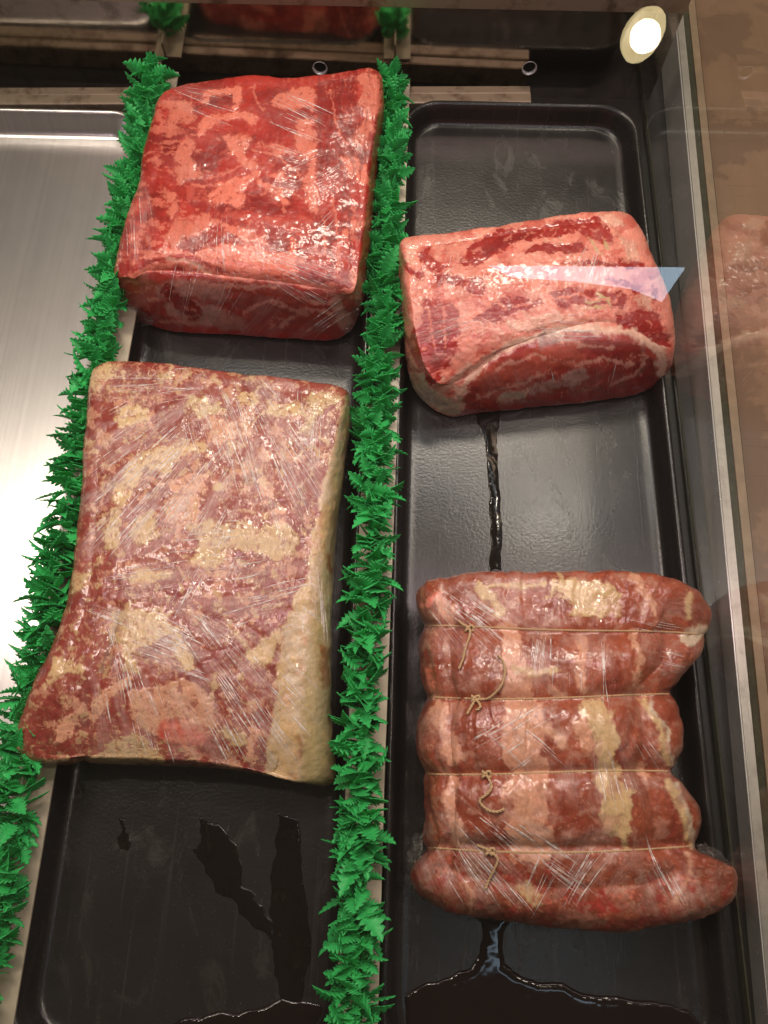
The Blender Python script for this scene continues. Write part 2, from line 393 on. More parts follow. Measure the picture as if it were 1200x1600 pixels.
b = MB(); b.beam((0.247, -0.45), (0.247, 0.70), 0.0012, -0.0055, 0.002); b.build('inner_bead', M['grime'], ch)
pb = at(1115, -60, 0.0); 
mesh_b = mesh('wooden_board', [at(*edge(51)[0], -0.02), (1.2, 1.4, -0.02), (1.2, -0.6, -0.02), at(*edge(51)[1], -0.02)], [(3, 2, 1, 0)], M['wood'], None, False)
tag(mesh_b, 'brown scuffed wooden counter board outside the side glass', 'board')

# ------------------------------------------------------------------ meat
def side_curve(ring, i0, i1, n):
    m = len(ring)
    idx = [i0]; i = i0
    while i != i1: i = (i+1) % m; idx.append(i)
    P = [ring[k % m] for k in idx]
    a = ring[(i0-1) % m]; z = ring[(i1+1) % m]
    Q = np.array([a]+P+[z], float); out = []
    seg = len(P)-1
    for t in np.linspace(0, seg, n):
        i = min(int(t), seg-1); f = t-i; p0, p1, p2, p3 = Q[i], Q[i+1], Q[i+2], Q[i+3]
        out.append(0.5*((2*p1)+(p2-p0)*f+(2*p0-5*p1+4*p2-p3)*f*f+(3*p1-p0-3*p2+p3)*f**3))
    return np.array(out)
def meat_grid(sil, top, corners, N, crown=0.006, hw=0.16, under=0.93, round_k=1.0, cexp=2.2):
    """sil / top: rings of (px, py, z), clockwise from back-left; corners: indices of back-left, back-right, front-right, front-left.
    returns (N+1, N+1, 3) surface of the upper side and flanks"""
    S = np.array([at(x, y, z) for x, y, z in sil]); T = np.array([at(x, y, z) for x, y, z in top])
    cen = S.mean(0); B = S.copy(); B[:, :2] = cen[:2] + (S[:, :2]-cen[:2])*under; B[:, 2] = 0.0005
    n = N+1
    def four(R):
        k = corners
        back = side_curve(R, k[0], k[1], n); right = side_curve(R, k[1], k[2], n)
        front = side_curve(R, k[2], k[3], n)[::-1]; left = side_curve(R, k[3], k[0], n)[::-1]
        return back, right, front, left
    def boundary(c4, a, b_):
        """point on the square's boundary, a,b in [-1,1], max(|a|,|b|)=1 ; a = left-right, b = +1 back"""
        back, right, front, left = c4
        u = (a+1)/2*(n-1); v = (1-b_)/2*(n-1)
        def smp(c, t):
            i = np.clip(np.floor(t).astype(int), 0, n-2); f = (t-i)[..., None]; return c[i]*(1-f)+c[i+1]*f
        out = np.where((np.abs(b_) >= np.abs(a))[..., None],
                       np.where((b_ > 0)[..., None], smp(back, u), smp(front, u)),
                       np.where((a > 0)[..., None], smp(right, v), smp(left, v)))
        return out
    def coons(c4, a, b_):
        back, right, front, left = c4
        u = (a+1)/2; v = (1-b_)/2
        def smp(c, t):
            t = t*(n-1); i = np.clip(np.floor(t).astype(int), 0, n-2); f = (t-i)[..., None]; return c[i]*(1-f)+c[i+1]*f
        U = u[..., None]; V = v[..., None]
        P = (1-V)*smp(back, u)+V*smp(front, u) + (1-U)*smp(left, v)+U*smp(right, v)
        return P - ((1-U)*(1-V)*back[0]+U*(1-V)*back[-1]+(1-U)*V*front[0]+U*V*front[-1])
    g = np.linspace(-1, 1, n); a, b_ = np.meshgrid(g, g[::-1])
    rho = np.maximum(np.abs(a), np.abs(b_)); rr_ = np.maximum(rho, 1e-6); ea, eb = a/rr_, b_/rr_
    cS, cT, cB = four(S), four(T), four(B)
    ri = 1-2*hw*0.9          # inside this the top face
    s = np.clip((rho-ri)/(1-ri), 0, 1)
    ti = np.clip(rho/ri, 0, 1)
    P = coons(cT, ea*ti, eb*ti)
    P[..., 2] += crown*(1-ti**cexp)
    pT, pS, pB = boundary(cT, ea, eb), boundary(cS, ea, eb), boundary(cB, ea, eb)
    ctl = pS.copy(); ctl[..., 2] = pT[..., 2]; ctl = pT*(1-round_k)+ctl*round_k
    m1 = 0.70
    q = np.clip(s/m1, 0, 1)[..., None]
    Q1 = (1-q)**2*pT + 2*q*(1-q)*ctl + q*q*pS
    h = np.clip((s-m1)/(1-m1), 0, 1)[..., None]
    c2 = pS.copy(); c2[..., 2] = pS[..., 2]*0.35
    Q2 = (1-h)**2*pS + 2*h*(1-h)*c2 + h*h*pB
    R_ = np.where((s > 0)[..., None], np.where((s <= m1)[..., None], Q1, Q2), P)
    return R_
def normals(G):
    du = np.gradient(G, axis=1); dv = np.gradient(G, axis=0)
    nn = np.cross(dv, du); nn /= np.linalg.norm(nn, axis=2)[..., None]+1e-12
    nn = np.where(nn.sum() == 0, nn, nn)
    if nn[G.shape[0]//2, G.shape[1]//2, 2] < 0: nn = -nn
    return nn
def blur(G, k=1):
    for _ in range(k):
        H = G.copy(); H[1:-1, 1:-1] = (G[1:-1, 1:-1]*2+G[:-2, 1:-1]+G[2:, 1:-1]+G[1:-1, :-2]+G[1:-1, 2:])/6; G = H
    return G
def dist_poly(x, y, pts):
    if len(pts) == 1: return np.hypot(x-pts[0][0], y-pts[0][1])
    d = np.full(x.shape, 1e9)
    for (ax, ay), (bx, by) in zip(pts[:-1], pts[1:]):
        vx, vy = bx-ax, by-ay; t = np.clip(((x-ax)*vx+(y-ay)*vy)/(vx*vx+vy*vy+1e-9), 0, 1)
        d = np.minimum(d, np.hypot(x-ax-t*vx, y-ay-t*vy))
    return d
PAL = dict(R=(158, 40, 34), r=(184, 54, 44), D=(112, 24, 24), F=(218, 118, 97), P=(196, 84, 70), E=(226, 140, 120), W=(224, 180, 156), G=(186, 148, 134),
           Y=(200, 168, 122), C=(202, 148, 118), O=(150, 100, 56), m=(134, 54, 45), n=(152, 76, 62), k=(86, 52, 40), T=(178, 96, 68), b=(142, 68, 46), u=(206, 148, 120), S=(196, 176, 150), K=(60, 20, 20))
class Paint:
    def __init__(s, G, base, seed, warp=(9, 3.2)):
        s.G = G; x, y = proj(G); s.x0, s.y0 = x, y; s.sd = seed
        wz = G[..., 2]*40
        wx = warp[0]*fbm(x/42+seed, y/42, wz)+warp[1]*fbm(x/11, y/11+seed, wz*2); wy = warp[0]*fbm(x/42, y/42+50+seed, wz)+warp[1]*fbm(x/11+31, y/11+seed, wz*2)
        wx = wx+1.5*noise(x/3.6, y/3.6, 2.0+wz); wy = wy+1.5*noise(x/3.6, y/3.6, 9.0+wz)
        s.x, s.y = x+wx, y+wy; s.wz = wz
        s.c = np.empty(x.shape+(3,)); s.c[:] = lin(PAL[base])
        s.rel = np.zeros(x.shape)
    def put(s, m, col, rel=0.0):
        c = lin(PAL[col] if isinstance(col, str) else col); s.c = s.c*(1-m[..., None]) + c*m[..., None]; s.rel = s.rel*(1-m)+rel*m
    def stroke(s, col, wd, pts, soft=3.4, op=1.0, rel=0.0, rag=0.35):
        d = dist_poly(s.x, s.y, pts)
        wv = wd*(1+rag*1.9*fbm(s.x0/(wd*1.3+6)+s.sd*3, s.y0/(wd*1.3+6)+len(pts), s.wz, 5))
        s.put(op*(1-sstep(wv-soft, wv+soft, d)), col, rel)
    def patches(s, col, scale, thr, soft=0.05, op=1.0, mask=1.0, rel=0.0, asp=(1, 1), off=0):
        v = fbm(s.x/(scale*asp[0])+s.sd+off, s.y/(scale*asp[1])-off*1.7, s.wz*25/scale, 5)
        s.put(op*mask*sstep(thr-soft, thr+soft, v), col, rel)
    def veins(s, col, scale, wd, op=1.0, mask=1.0, asp=(1, 1), off=0, rel=0.0):
        v = np.abs(fbm(s.x/(scale*asp[0])+s.sd+off, s.y/(scale*asp[1])+off*2.1, s.wz*20/scale, 4))
        gate = sstep(-0.05, 0.22, fbm(s.x0/(scale*1.7)+off, s.y0/(scale*1.7)-off, 0.3, 2)+0.05)
        s.put(op*mask*gate*(1-sstep(wd*0.4, wd, v)), col, rel)
    def tone(s, scale, amt, asp=(1, 1), off=5):
        v = fbm(s.x/(scale*asp[0])+s.sd+off, s.y/(scale*asp[1]), s.wz, 4); s.c *= (1+amt*v)[..., None].clip(0.3, 1.8)
    def polys(s, col, k, dx, dy, L_, soft=2.2, op=1.0, rel=0.5, vary=True):
        for i, q in enumerate(L_):
            P_ = [(dx+a*k, dy+b_*k) for a, b_ in q]; dd = s.signed(P_)+7.5*fbm(s.x0/17+i, s.y0/13+s.sd, s.wz, 4)+2.2*noise(s.x0/3.5, s.y0/3.1+i, s.wz); m = sstep(-0.9, 1.0, dd)
            c = lin(PAL[col])*(1+0.10*math.sin(i*2.3)) if vary else lin(PAL[col])
            fr_ = sstep(-5, 0, dd)*0.22*op*(1-m); s.c = s.c*(1-fr_[..., None])+c*fr_[..., None]
            thin = 1-0.62*sstep(0.22, 0.34, fbm(s.x/12+9, s.y/9+i, s.wz, 4)); m = m*thin; s.c = s.c*(1-op*m[..., None])+c*(op*m)[..., None]; s.rel = s.rel*(1-m)+rel*m
    def signed(s, pts):
        ins = np.zeros(s.x.shape, bool); n = len(pts)
        for i in range(n):
            (x1, y1), (x2, y2) = pts[i], pts[(i+1) % n]
            ins ^= ((y1 > s.y) != (y2 > s.y)) & (s.x < (x2-x1)*(s.y-y1)/(y2-y1+1e-9)+x1)
        d = dist_poly(s.x, s.y, list(pts)+[pts[0]]); return np.where(ins, d, -d)
    def region(s, pts, soft=6):
        """soft polygon mask in warped picture space of the piece's own surface"""
        ins = np.zeros(s.x.shape, bool); n = len(pts)
        for i in range(n):
            (x1, y1), (x2, y2) = pts[i], pts[(i+1) % n]
            c = ((y1 > s.y) != (y2 > s.y)) & (s.x < (x2-x1)*(s.y-y1)/(y2-y1+1e-9)+x1); ins ^= c
        d = dist_poly(s.x, s.y, list(pts)+[pts[0]]); return sstep(-soft, soft, np.where(ins, d, -d))
def film_attr(x, y, fans):
    """fans: (cx, cy, ex, ey, erx, ery, spacing, amp): wrinkles radiate from (cx, cy), strongest around (ex, ey)"""
    best = np.full(x.shape, -1.0); sec = np.full(x.shape, -1.0); A = np.zeros(x.shape+(3,))
    for i, (cx, cy, ex, ey, rx, ry, sp, am) in enumerate(fans):
        wgt = np.exp(-(((x-ex)/rx)**2+((y-ey)/ry)**2))
        wb = 6*fbm(x/60+i*7, y/60, 0.0, 2)
        R0 = math.hypot(ex-cx, ey-cy); ang = np.arctan2(y-cy+wb, x-cx+wb); s_ = ang*R0/(sp*2.1); t_ = np.hypot(x-cx, y-cy)/(sp*30)+i*31
        up_ = wgt > best; sec = np.where(up_, best, np.maximum(sec, wgt))
        A[up_] = np.stack([s_+i*57, t_, np.full(x.shape, am)], -1)[up_]; best = np.where(up_, wgt, best)
    A[..., 2] *= sstep(0.02, 0.16, best-np.maximum(sec, 0))*sstep(0.1, 0.75, best+0.2)
    return A
def meat_object(name, G, paint, fans, mat, parent, relief=0.0006):
    nn = normals(blur(G, 2)); G = G + nn*(paint.rel*relief)[..., None]
    n0, n1 = G.shape[:2]; V = G.reshape(-1, 3); idx = np.arange(n0*n1).reshape(n0, n1)
    Q = np.stack([idx[:-1, :-1], idx[1:, :-1], idx[1:, 1:], idx[:-1, 1:]], -1).reshape(-1, 4)
    o = mesh(name, V, Q, mat, parent, True); me = o.data
    # flat underside
    x, y = proj(G)
    a = me.attributes.new('col', 'FLOAT_COLOR', 'POINT'); paint.c = paint.c*(1+0.16*fbm(x/9, y/9, paint.wz, 3)+0.10*noise(x/2.6, y/2.6, 4.0))[..., None].clip(0.4, 1.6)
    c = np.ones((len(V), 4)); c[:, :3] = np.clip(paint.c.reshape(-1, 3), 0.002, 0.95)
    a.data.foreach_set('color', c.ravel())
    x, y = proj(G); fa = film_attr(x, y, fans)
    a = me.attributes.new('film', 'FLOAT_VECTOR', 'POINT'); a.data.foreach_set('vector', fa.reshape(-1))
    return o, G
def wrinkles(parent, bv, fans, K, sd, mat):
    """fine raised creases of the stretched film, each a thin tapering ridge lying on the meat"""
    r = np.random.default_rng(sd); V = []; Fc = []; nb = 0
    for (cx, cy, ex, ey, rx, ry, sp, am) in fans:
        V = []; Fc = []; nb = 0
        for _ in range(max(2, int(K*am*rx*ry/9000))):
            bx, by = ex+r.normal()*rx*0.50, ey+r.normal()*ry*0.50; bl = r.uniform(0.5, 1.3)
            for _k in range(r.integers(2, 9)):
                px, py = bx+r.normal()*9, by+r.normal()*9
                dx, dy = px-cx, py-cy; L_ = math.hypot(dx, dy); a = math.atan2(dy, dx)+r.normal()*0.035
                dx, dy = math.cos(a), math.sin(a); ln = bl*r.uniform(8, 50); cv = r.normal()*0.0035; n = 9
                hs = []
                for t in np.linspace(-1, 1, n):
                    hx_, hy_ = px+dx*ln*t-dy*cv*(ln*t)**2*0.3, py+dy*ln*t+dx*cv*(ln*t)**2*0.3
                    d = Vector(ray(hx_, hy_)).normalized(); q = bv.ray_cast(Vector(C0), d)
                    if q[0] is None or abs(q[1].dot(d)) < 0.22: hs = []; break
                    hs.append((q[0], q[1] if q[1].dot(d) < 0 else -q[1]))
                if not hs: continue
                w0 = r.choice([0.00014, 0.00020, 0.00030, 0.00042], p=[0.35, 0.35, 0.22, 0.08]); 
                tg = (hs[-1][0]-hs[0][0]).normalized()
                for i, (p_, n_) in enumerate(hs):
                    t = i/(n-1); w_ = w0*math.sin(math.pi*(0.03+0.94*t))**0.6*(1+0.35*r.normal()*0.6); sd_ = tg.cross(n_).normalized()
                    V += [p_+n_*0.0001-sd_*w_, p_+n_*(0.00012+w_*1.1), p_+n_*0.0001+sd_*w_]
                for i in range(n-1):
                    b_ = nb+i*3; Fc += [(b_, b_+1, b_+4, b_+3), (b_+1, b_+2, b_+5, b_+4)]
                nb += 3*n
        if V: mesh('film_crease', np.array([tuple(v) for v in V]), np.array(Fc), mat, parent, True)
def bvh(G):
    n0, n1 = G.shape[:2]; idx = np.arange(n0*n1).reshape(n0, n1)
    Q = np.stack([idx[:-1, :-1], idx[1:, :-1], idx[1:, 1:], idx[:-1, 1:]], -1).reshape(-1, 4)
    return BVHTree.FromPolygons([tuple(v) for v in G.reshape(-1, 3)], Q.tolist())
def hit(bv, px, py, off=0.001):
    d = Vector(ray(px, py)).normalized(); r = bv.ray_cast(Vector(C0), d)
    if r[0] is None: return None
    nrm = r[1] if r[1].dot(d) < 0 else -r[1]
    return r[0] + nrm*off

NG = 420
# --- roast 1: fresh, back left
h = 0.078
sil = [(258,150,.066),(310,133,.070),(385,122,.072),(470,124,.072),(545,116,.070),(592,117,.066),(600,175,.050),(588,270,.045),(582,330,.045),(578,400,.035),(566,470,.025),
       (548,512,.010),(515,530,.006),(440,527,.004),(350,521,.004),(270,517,.004),(215,498,.008),(188,462,.028),(196,400,.040),(218,310,.045),(232,240,.050),(245,190,.058)]
top = [(275,160,h),(315,145,h),(385,134,h),(470,136,h),(540,128,h),(580,128,h),(585,180,h),(572,270,h),(566,330,h),(560,400,h),(555,448,.074),
       (540,460,.068),(505,452,.070),(440,441,.072),(350,431,.074),(290,424,.074),(235,424,.072),(208,434,.068),(215,395,h),(236,310,h),(250,240,h),(262,195,h)]
G = meat_grid(sil, top, (0, 5, 11, 17), NG, crown=0.004, hw=0.17, under=0.96)
nn = normals(G); x, y = proj(G)
G = G + nn*(0.0016*fbm(x/45, y/45, G[..., 2]*30) + 0.0003*fbm(x/14, y/14, G[..., 2]*60) - 0.004*np.exp(-((y-300-0.1*(x-400))/26)**2)*sstep(560, 520, x)*0.5)[..., None]
p = Paint(G, 'R', 3.1, (6, 4.2))
p.tone(60, 0.35); p.patches('r', 70, 0.08, 0.12, 0.8); p.patches('D', 50, 0.25, 0.1, 0.5, off=9, asp=(1.5, 0.8))
p.veins('P', 26, 0.07, 0.7, off=2, asp=(1.6, 0.8)); p.patches('F', 15, 0.42, 0.06, 0.7, off=71, asp=(1.8, 0.7))
p.polys('F', 0.4, 170, 90, [[(640,165),(680,130),(740,110),(800,115),(805,170),(800,205),(760,200),(700,205),(650,190)], [(370,130),(480,115),(520,120),(510,200),(485,205),(485,150),(440,140),(400,160),(385,185)],
    [(280,170),(320,180),(340,220),(320,250),(270,245),(240,290),(220,250),(250,200)], [(350,250),(410,220),(480,208),(560,218),(590,250),(560,260),(500,240),(440,245),(390,272),(350,300)],
    [(450,305),(545,295),(555,330),(535,370),(575,410),(595,455),(570,468),(535,415),(485,385),(465,350)], [(262,360),(295,305),(335,325),(315,380),(330,430),(385,440),(370,462),(320,482),(265,495),(265,430)],
    [(390,530),(430,490),(500,465),(575,458),(555,490),(520,520),(535,560),(510,592),(470,565),(420,582),(385,565)], [(735,250),(800,240),(822,300),(802,380),(790,402),(745,380),(722,340)], [(780,400),(808,400),(802,500),(828,600),(800,622),(772,560),(760,480)],
    [(620,448),(680,443),(692,478),(650,482)], [(230,660),(290,618),(390,612),(430,640),(405,655),(360,690),(300,700),(270,742),(240,745),(222,700)], [(415,636),(500,655),(560,685),(598,698),(605,670),(620,722),(560,722),(480,692)],
    [(240,748),(330,760),(400,748),(440,718),(520,738),(580,738),(640,768),(700,758),(745,830),(700,858),(600,852),(500,852),(420,822),(340,782),(260,772),(120,795),(100,815),(90,800),(180,752)],
    [(960,70),(985,62),(1062,58),(1068,210),(1022,240),(1032,280),(1002,342),(965,342),(958,300),(1000,240),(980,180),(1000,120)], [(912,388),(960,393),(1002,420),(1022,492),(1000,502),(960,472),(930,462)],
    [(908,692),(950,648),(1002,638),(1002,662),(950,684),(920,704)], [(940,828),(960,818),(992,860),(998,932),(940,958),(898,942),(902,910),(950,892)], [(700,680),(732,720),(742,900),(722,892),(713,760)], [(205,515),(250,528),(262,560),(220,572)],
    [(590,335),(680,348),(725,372),(680,370),(655,398),(640,365)], [(560,470),(640,500),(700,560),(690,570),(620,520)], [(250,560),(290,590),(240,640),(225,610)]])
p.polys('P', 0.4, 170, 90, [[(400,603),(480,598),(560,618),(640,632),(780,622),(792,640),(770,702),(700,682),(620,652),(540,632),(440,622)], [(300,500),(380,520),(370,570),(310,560)]], op=0.75)
p.polys('D', 0.4, 170, 90, [[(400,150),(480,150),(480,190),(430,200),(395,185)], [(300,700),(380,690),(420,700),(380,740),(280,750),(260,725)], [(600,700),(700,720),(715,760),(640,750)], [(820,100),(950,80),(975,180),(985,260),(960,340),(830,300),(815,200)]], op=0.45, rel=-0.3)
for pts in [[(862,130),(880,230),(895,285),(930,345)], [(520,420),(470,440),(400,470)], [(560,360),(650,380),(720,430),(760,470)], [(600,540),(660,510),(740,540),(800,560)], [(650,500),(690,600)], [(570,110),(580,170),(600,210)], [(330,500),(450,500)], [(870,560),(900,700),(890,850)], [(840,640),(850,760)]]:
    p.stroke('F', 1.6, [(170+a*.4, 90+b_*.4) for a, b_ in pts], soft=1.2, op=0.8, rag=0.8)
vm = sstep(485, 505, p.x)*sstep(450, 430, p.y)
p.veins('F', 16, 0.06, 0.55, mask=vm, asp=(0.6, 4), off=21); p.patches('D', 16, 0.2, 0.1, 0.5, mask=vm, asp=(0.5, 5), off=25)
lm = sstep(275, 240, p.x-(430-p.y)*0.12); p.patches('F', 12, 0.12, 0.08, 0.7, mask=lm*sstep(430, 410, p.y), asp=(2.6, 0.7), off=4)
front = p.region([(196,440),(240,424),(300,428),(380,436),(460,442),(530,455),(560,470),(560,540),(180,540)], 3)
p.put(front, (158, 50, 42)); 
p.stroke('F', 5.5, [(206,432),(240,418),(274,410),(310,420),(350,432),(450,440),(520,450)], rel=0.6)
p.stroke('W', 2.2, [(262,404),(290,408),(330,428)], op=0.8)
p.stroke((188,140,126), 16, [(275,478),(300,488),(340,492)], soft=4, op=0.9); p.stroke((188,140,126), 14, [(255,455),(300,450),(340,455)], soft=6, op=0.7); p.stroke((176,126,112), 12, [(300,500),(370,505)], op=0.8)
p.stroke((140,34,30), 11, [(262,455),(275,468),(305,492)], soft=2)
p.stroke((150,60,50), 20, [(400,475),(450,480),(500,500)], soft=8, op=0.8); p.veins((208,136,118), 22, 0.07, 0.7, mask=front, asp=(2, 0.8), off=31)
for q_ in ([(300,440),(360,446),(430,450)], [(380,490),(420,470),(480,490)], [(440,508),(480,480),(520,490)], [(250,500),(330,508)], [(470,465),(520,478)]): p.stroke((206,140,122), 2.6, q_, soft=1.5, op=0.85, rag=0.9)
p.stroke((190,146,130), 10, [(530,478),(540,505)], op=0.8)
p.stroke((170,40,34), 5, [(230,505),(300,519),(400,523),(510,526)], op=0.8)
m1 = empty('wrapped_roast', tuple(at(400, 320, 0)*[1,1,0]), 'bright red marbled beef roast in cling film at the back of the left black tray', 'meat roast', 'wrapped beef roasts')
FM = mat_meat('wrapped_red_meat', 1.0, 0.18)
F1 = [(250,330,470,445,130,45,2.6,1.0),(240,700,420,480,150,40,3,1.0),(120,100,330,150,90,40,3,0.6),(700,150,540,250,70,90,3,0.5),(200,120,215,380,25,120,2.6,0.8),(330,200,350,395,90,30,3,0.5),(900,380,420,220,150,80,4,0.35)]
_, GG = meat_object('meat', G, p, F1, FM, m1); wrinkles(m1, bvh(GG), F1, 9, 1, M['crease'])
G1 = G
# --- roast 2: fresh, back right
h = 0.082
sil = [(630,380,.070),(700,368,.074),(780,356,.074),(870,341,.074),(940,335,.072),(980,343,.068),(1002,378,.060),(1018,420,.055),(1036,470,.045),(1046,520,.035),(1047,560,.026),
       (1036,592,.012),(1000,612,.006),(930,626,.004),(840,635,.004),(760,643,.004),(704,651,.003),(668,630,.008),(645,600,.016),(636,560,.030),(630,500,.050),(627,430,.062)]
top = [(645,392,h),(705,380,h),(785,369,h),(870,354,h),(930,348,h),(962,356,h),(980,385,h),(992,425,.080),(1008,465,.076),(1022,510,.066),(1024,540,.056),
       (1005,530,.062),(985,512,.070),(930,500,.076),(860,512,.074),(790,540,.068),(725,590,.050),(690,600,.052),(668,580,.060),(655,545,.068),(645,490,.078),(642,435,h)]
G = meat_grid(sil, top, (0, 5, 11, 16), NG, crown=0.004, hw=0.17, under=0.96)
nn = normals(G); x, y = proj(G)
G = G + nn*(0.0016*fbm(x/45+9, y/45, G[..., 2]*30) + 0.0003*fbm(x/14, y/14+5, G[..., 2]*60))[..., None]
p = Paint(G, 'E', 8.4)
p.tone(50, 0.25); p.patches('P', 40, 0.15, 0.1, 0.7)
p.veins('W', 26, 0.06, 0.6, off=7, asp=(1.8, 0.8)); p.veins('r', 24, 0.05, 0.55, off=2, asp=(1.9, 0.7)); p.patches('r', 14, 0.44, 0.05, 0.7, off=12, asp=(2, 0.7))
p.polys('R', 0.5167, 580, 300, [[(275,195),(310,150),(370,120),(500,105),(590,80),(640,95),(600,130),(510,140),(430,150),(400,180),(370,200),(310,220),(280,215)], [(600,84),(690,72),(720,110),(730,150),(700,160),(640,130)],
    [(440,184),(520,155),(640,148),(652,172),(560,184),(480,186)], [(150,175),(175,163),(182,200),(232,230),(200,242),(160,225)], [(100,228),(160,250),(150,268),(110,252)], [(185,248),(250,260),(330,248),(352,290),(330,312),(270,282),(200,284)],
    [(160,325),(255,335),(262,460),(240,520),(180,592),(150,582),(118,562),(118,430),(150,410)], [(308,388),(350,350),(420,330),(502,318),(512,336),(440,362),(385,378),(400,394),(330,402)], [(540,300),(600,288),(700,298),(782,318),(762,352),(700,342),(640,342),(560,352)],
    [(700,258),(822,283),(800,302),(740,290)], [(738,370),(800,358),(862,348),(892,420),(904,472),(860,462),(800,422),(740,402)], [(750,198),(822,213),(832,232),(740,222)], [(280,250),(300,262),(340,300),(310,300)], [(560,215),(640,205),(740,215),(735,225),(640,222)], [(840,240),(870,320),(855,330)]], rel=-0.4)
p.polys('D', 0.5167, 580, 300, [[(330,170),(400,140),(500,118),(480,135),(400,165),(350,200)], [(180,420),(240,420),(230,500),(180,550)], [(400,345),(470,335),(420,358)]], op=0.5, rel=-0.4)
p.polys('W', 0.5167, 580, 300, [[(755,140),(800,150),(812,200),(770,205)], [(690,70),(740,72),(770,100),(720,100)], [(800,310),(850,320),(850,345),(810,350)], [(400,395),(500,372),(600,368),(640,380),(560,400),(440,420)], [(110,170),(140,160),(140,220),(110,215)]], op=0.6)
for pts in [[(660,140),(680,170),(690,190)], [(700,145),(712,172)], [(650,330),(700,320),(720,345)], [(655,345),(700,352)], [(690,300),(715,330)]]: p.stroke((192,168,118), 2.2, [(580+a*.5167, 300+b_*.5167) for a, b_ in pts], op=0.75, rag=0.9, soft=1.5)
for pts in [[(320,330),(420,300),(520,280)], [(560,320),(640,310),(740,335)], [(170,350),(185,460)], [(220,350),(225,470)], [(560,110),(540,140)], [(430,350),(480,330)]]: p.stroke('F', 1.8, [(580+a*.5167, 300+b_*.5167) for a, b_ in pts], op=0.8, soft=1.2, rag=0.8)
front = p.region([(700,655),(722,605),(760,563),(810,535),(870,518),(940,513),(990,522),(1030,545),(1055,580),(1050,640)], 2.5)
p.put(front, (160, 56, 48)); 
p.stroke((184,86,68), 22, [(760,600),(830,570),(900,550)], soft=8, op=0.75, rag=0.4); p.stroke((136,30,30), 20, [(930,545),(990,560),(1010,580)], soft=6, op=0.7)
p.stroke((226,186,162), 6.5, [(712,640),(722,605),(762,560),(812,532),(872,516),(940,512),(990,520),(1030,550),(1038,590)], op=0.85, rag=0.7)
p.polys('G', 0.5167, 580, 300, [[(470,608),(480,590),(560,570),(640,528),(672,560),(600,592),(540,602)], [(500,430),(590,415),(580,450),(530,455),(520,485),(505,470)]], op=0.85); p.polys('W', 0.5167, 580, 300, [[(378,625),(420,602),(472,598),(470,625),(400,646)]], op=0.7)
p.stroke((186,164,144), 8, [(790,622),(815,618)]); p.stroke((140,100,92), 4, [(850,520),(845,545),(870,530)], op=0.7); p.stroke((150,100,88), 3, [(1005,540),(1000,580),(980,590)], op=0.8)
p.veins((206,136,116), 20, 0.06, 0.7, mask=front, off=5, asp=(1.6, 0.8))
for q_ in ([(750,620),(800,600),(850,585)], [(880,530),(920,545),(960,540)], [(960,600),(990,585),(1010,560)], [(780,575),(830,555),(850,560)], [(900,570),(940,560),(985,570)]): p.stroke((214,150,130), 2.6, q_, soft=1.5, op=0.85, rag=0.9)
p.stroke((160,44,36), 5, [(730,640),(800,632),(900,622),(990,607)], op=0.8, rag=0.8)
p.stroke('S', 15, [(650,598),(668,618),(700,640)], soft=3, rag=0.4); p.stroke('W', 5, [(690,620),(704,600),(730,570)], op=0.7); p.stroke((208,150,126), 8, [(636,560),(650,590)], op=0.6)
m2 = empty('wrapped_roast', tuple(at(840, 500, 0)*[1,1,0]), 'bright red beef roast with pink fat in cling film at back of right black tray', 'meat roast', 'wrapped beef roasts')
F2 = [(1100,400,700,520,90,50,2.6,0.8),(1300,520,900,500,120,40,3,0.6),(1000,200,930,400,60,40,3,0.5),(900,900,880,600,120,22,2.5,0.7),(600,900,680,420,60,60,3,0.35)]
_, GG = meat_object('meat', G, p, F2, FM, m2); wrinkles(m2, bvh(GG), F2, 11, 2, M['crease'])
# --- roast 3: large, aged, left front
h = 0.068
sil = [(150,582,.052),(195,568,.056),(290,575,.058),(390,588,.058),(480,598,.058),(536,612,.050),(546,640,.040),(538,720,.036),(524,830,.034),(518,950,.034),(516,1060,.032),(519,1150,.022),
       (519,1224,.008),(440,1213,.012),(340,1199,.014),(240,1194,.014),(150,1192,.014),(66,1194,.016),(38,1160,.026),(62,1080,.034),(108,970,.038),(126,860,.042),(134,760,.045),(140,660,.048)]
top = [(165,600,h),(200,586,h),(290,592,h),(390,604,h),(470,614,h),(520,628,h),(528,650,h),(512,730,.067),(488,830,.066),(468,950,.066),(452,1060,.064),(440,1140,.060),
       (428,1204,.048),(390,1200,.054),(330,1188,.056),(240,1182,.058),(150,1180,.058),(78,1178,.054),(58,1150,.058),(82,1080,h),(128,970,h),(146,860,h),(152,760,h),(158,670,h)]
G = meat_grid(sil, top, (0, 5, 12, 17), NG+60, crown=0.003, hw=0.15, under=0.97)
nn = normals(G); x, y = proj(G)
G = G + nn*(0.0015*fbm(x/50+4, y/50, G[..., 2]*30) + 0.0003*fbm(x/15, y/15+5, G[..., 2]*60)-0.003*np.exp(-(dist_poly(x, y, [(185,950),(168,1020),(140,1100),(130,1190)])/9)**2))[..., None]
p = Paint(G, 'm', 5.7, (7, 5))
p.tone(60, 0.35); p.patches('n', 60, 0.05, 0.15, 0.8, off=2); p.patches((136,64,58), 40, 0.25, 0.08, 0.6, off=19)

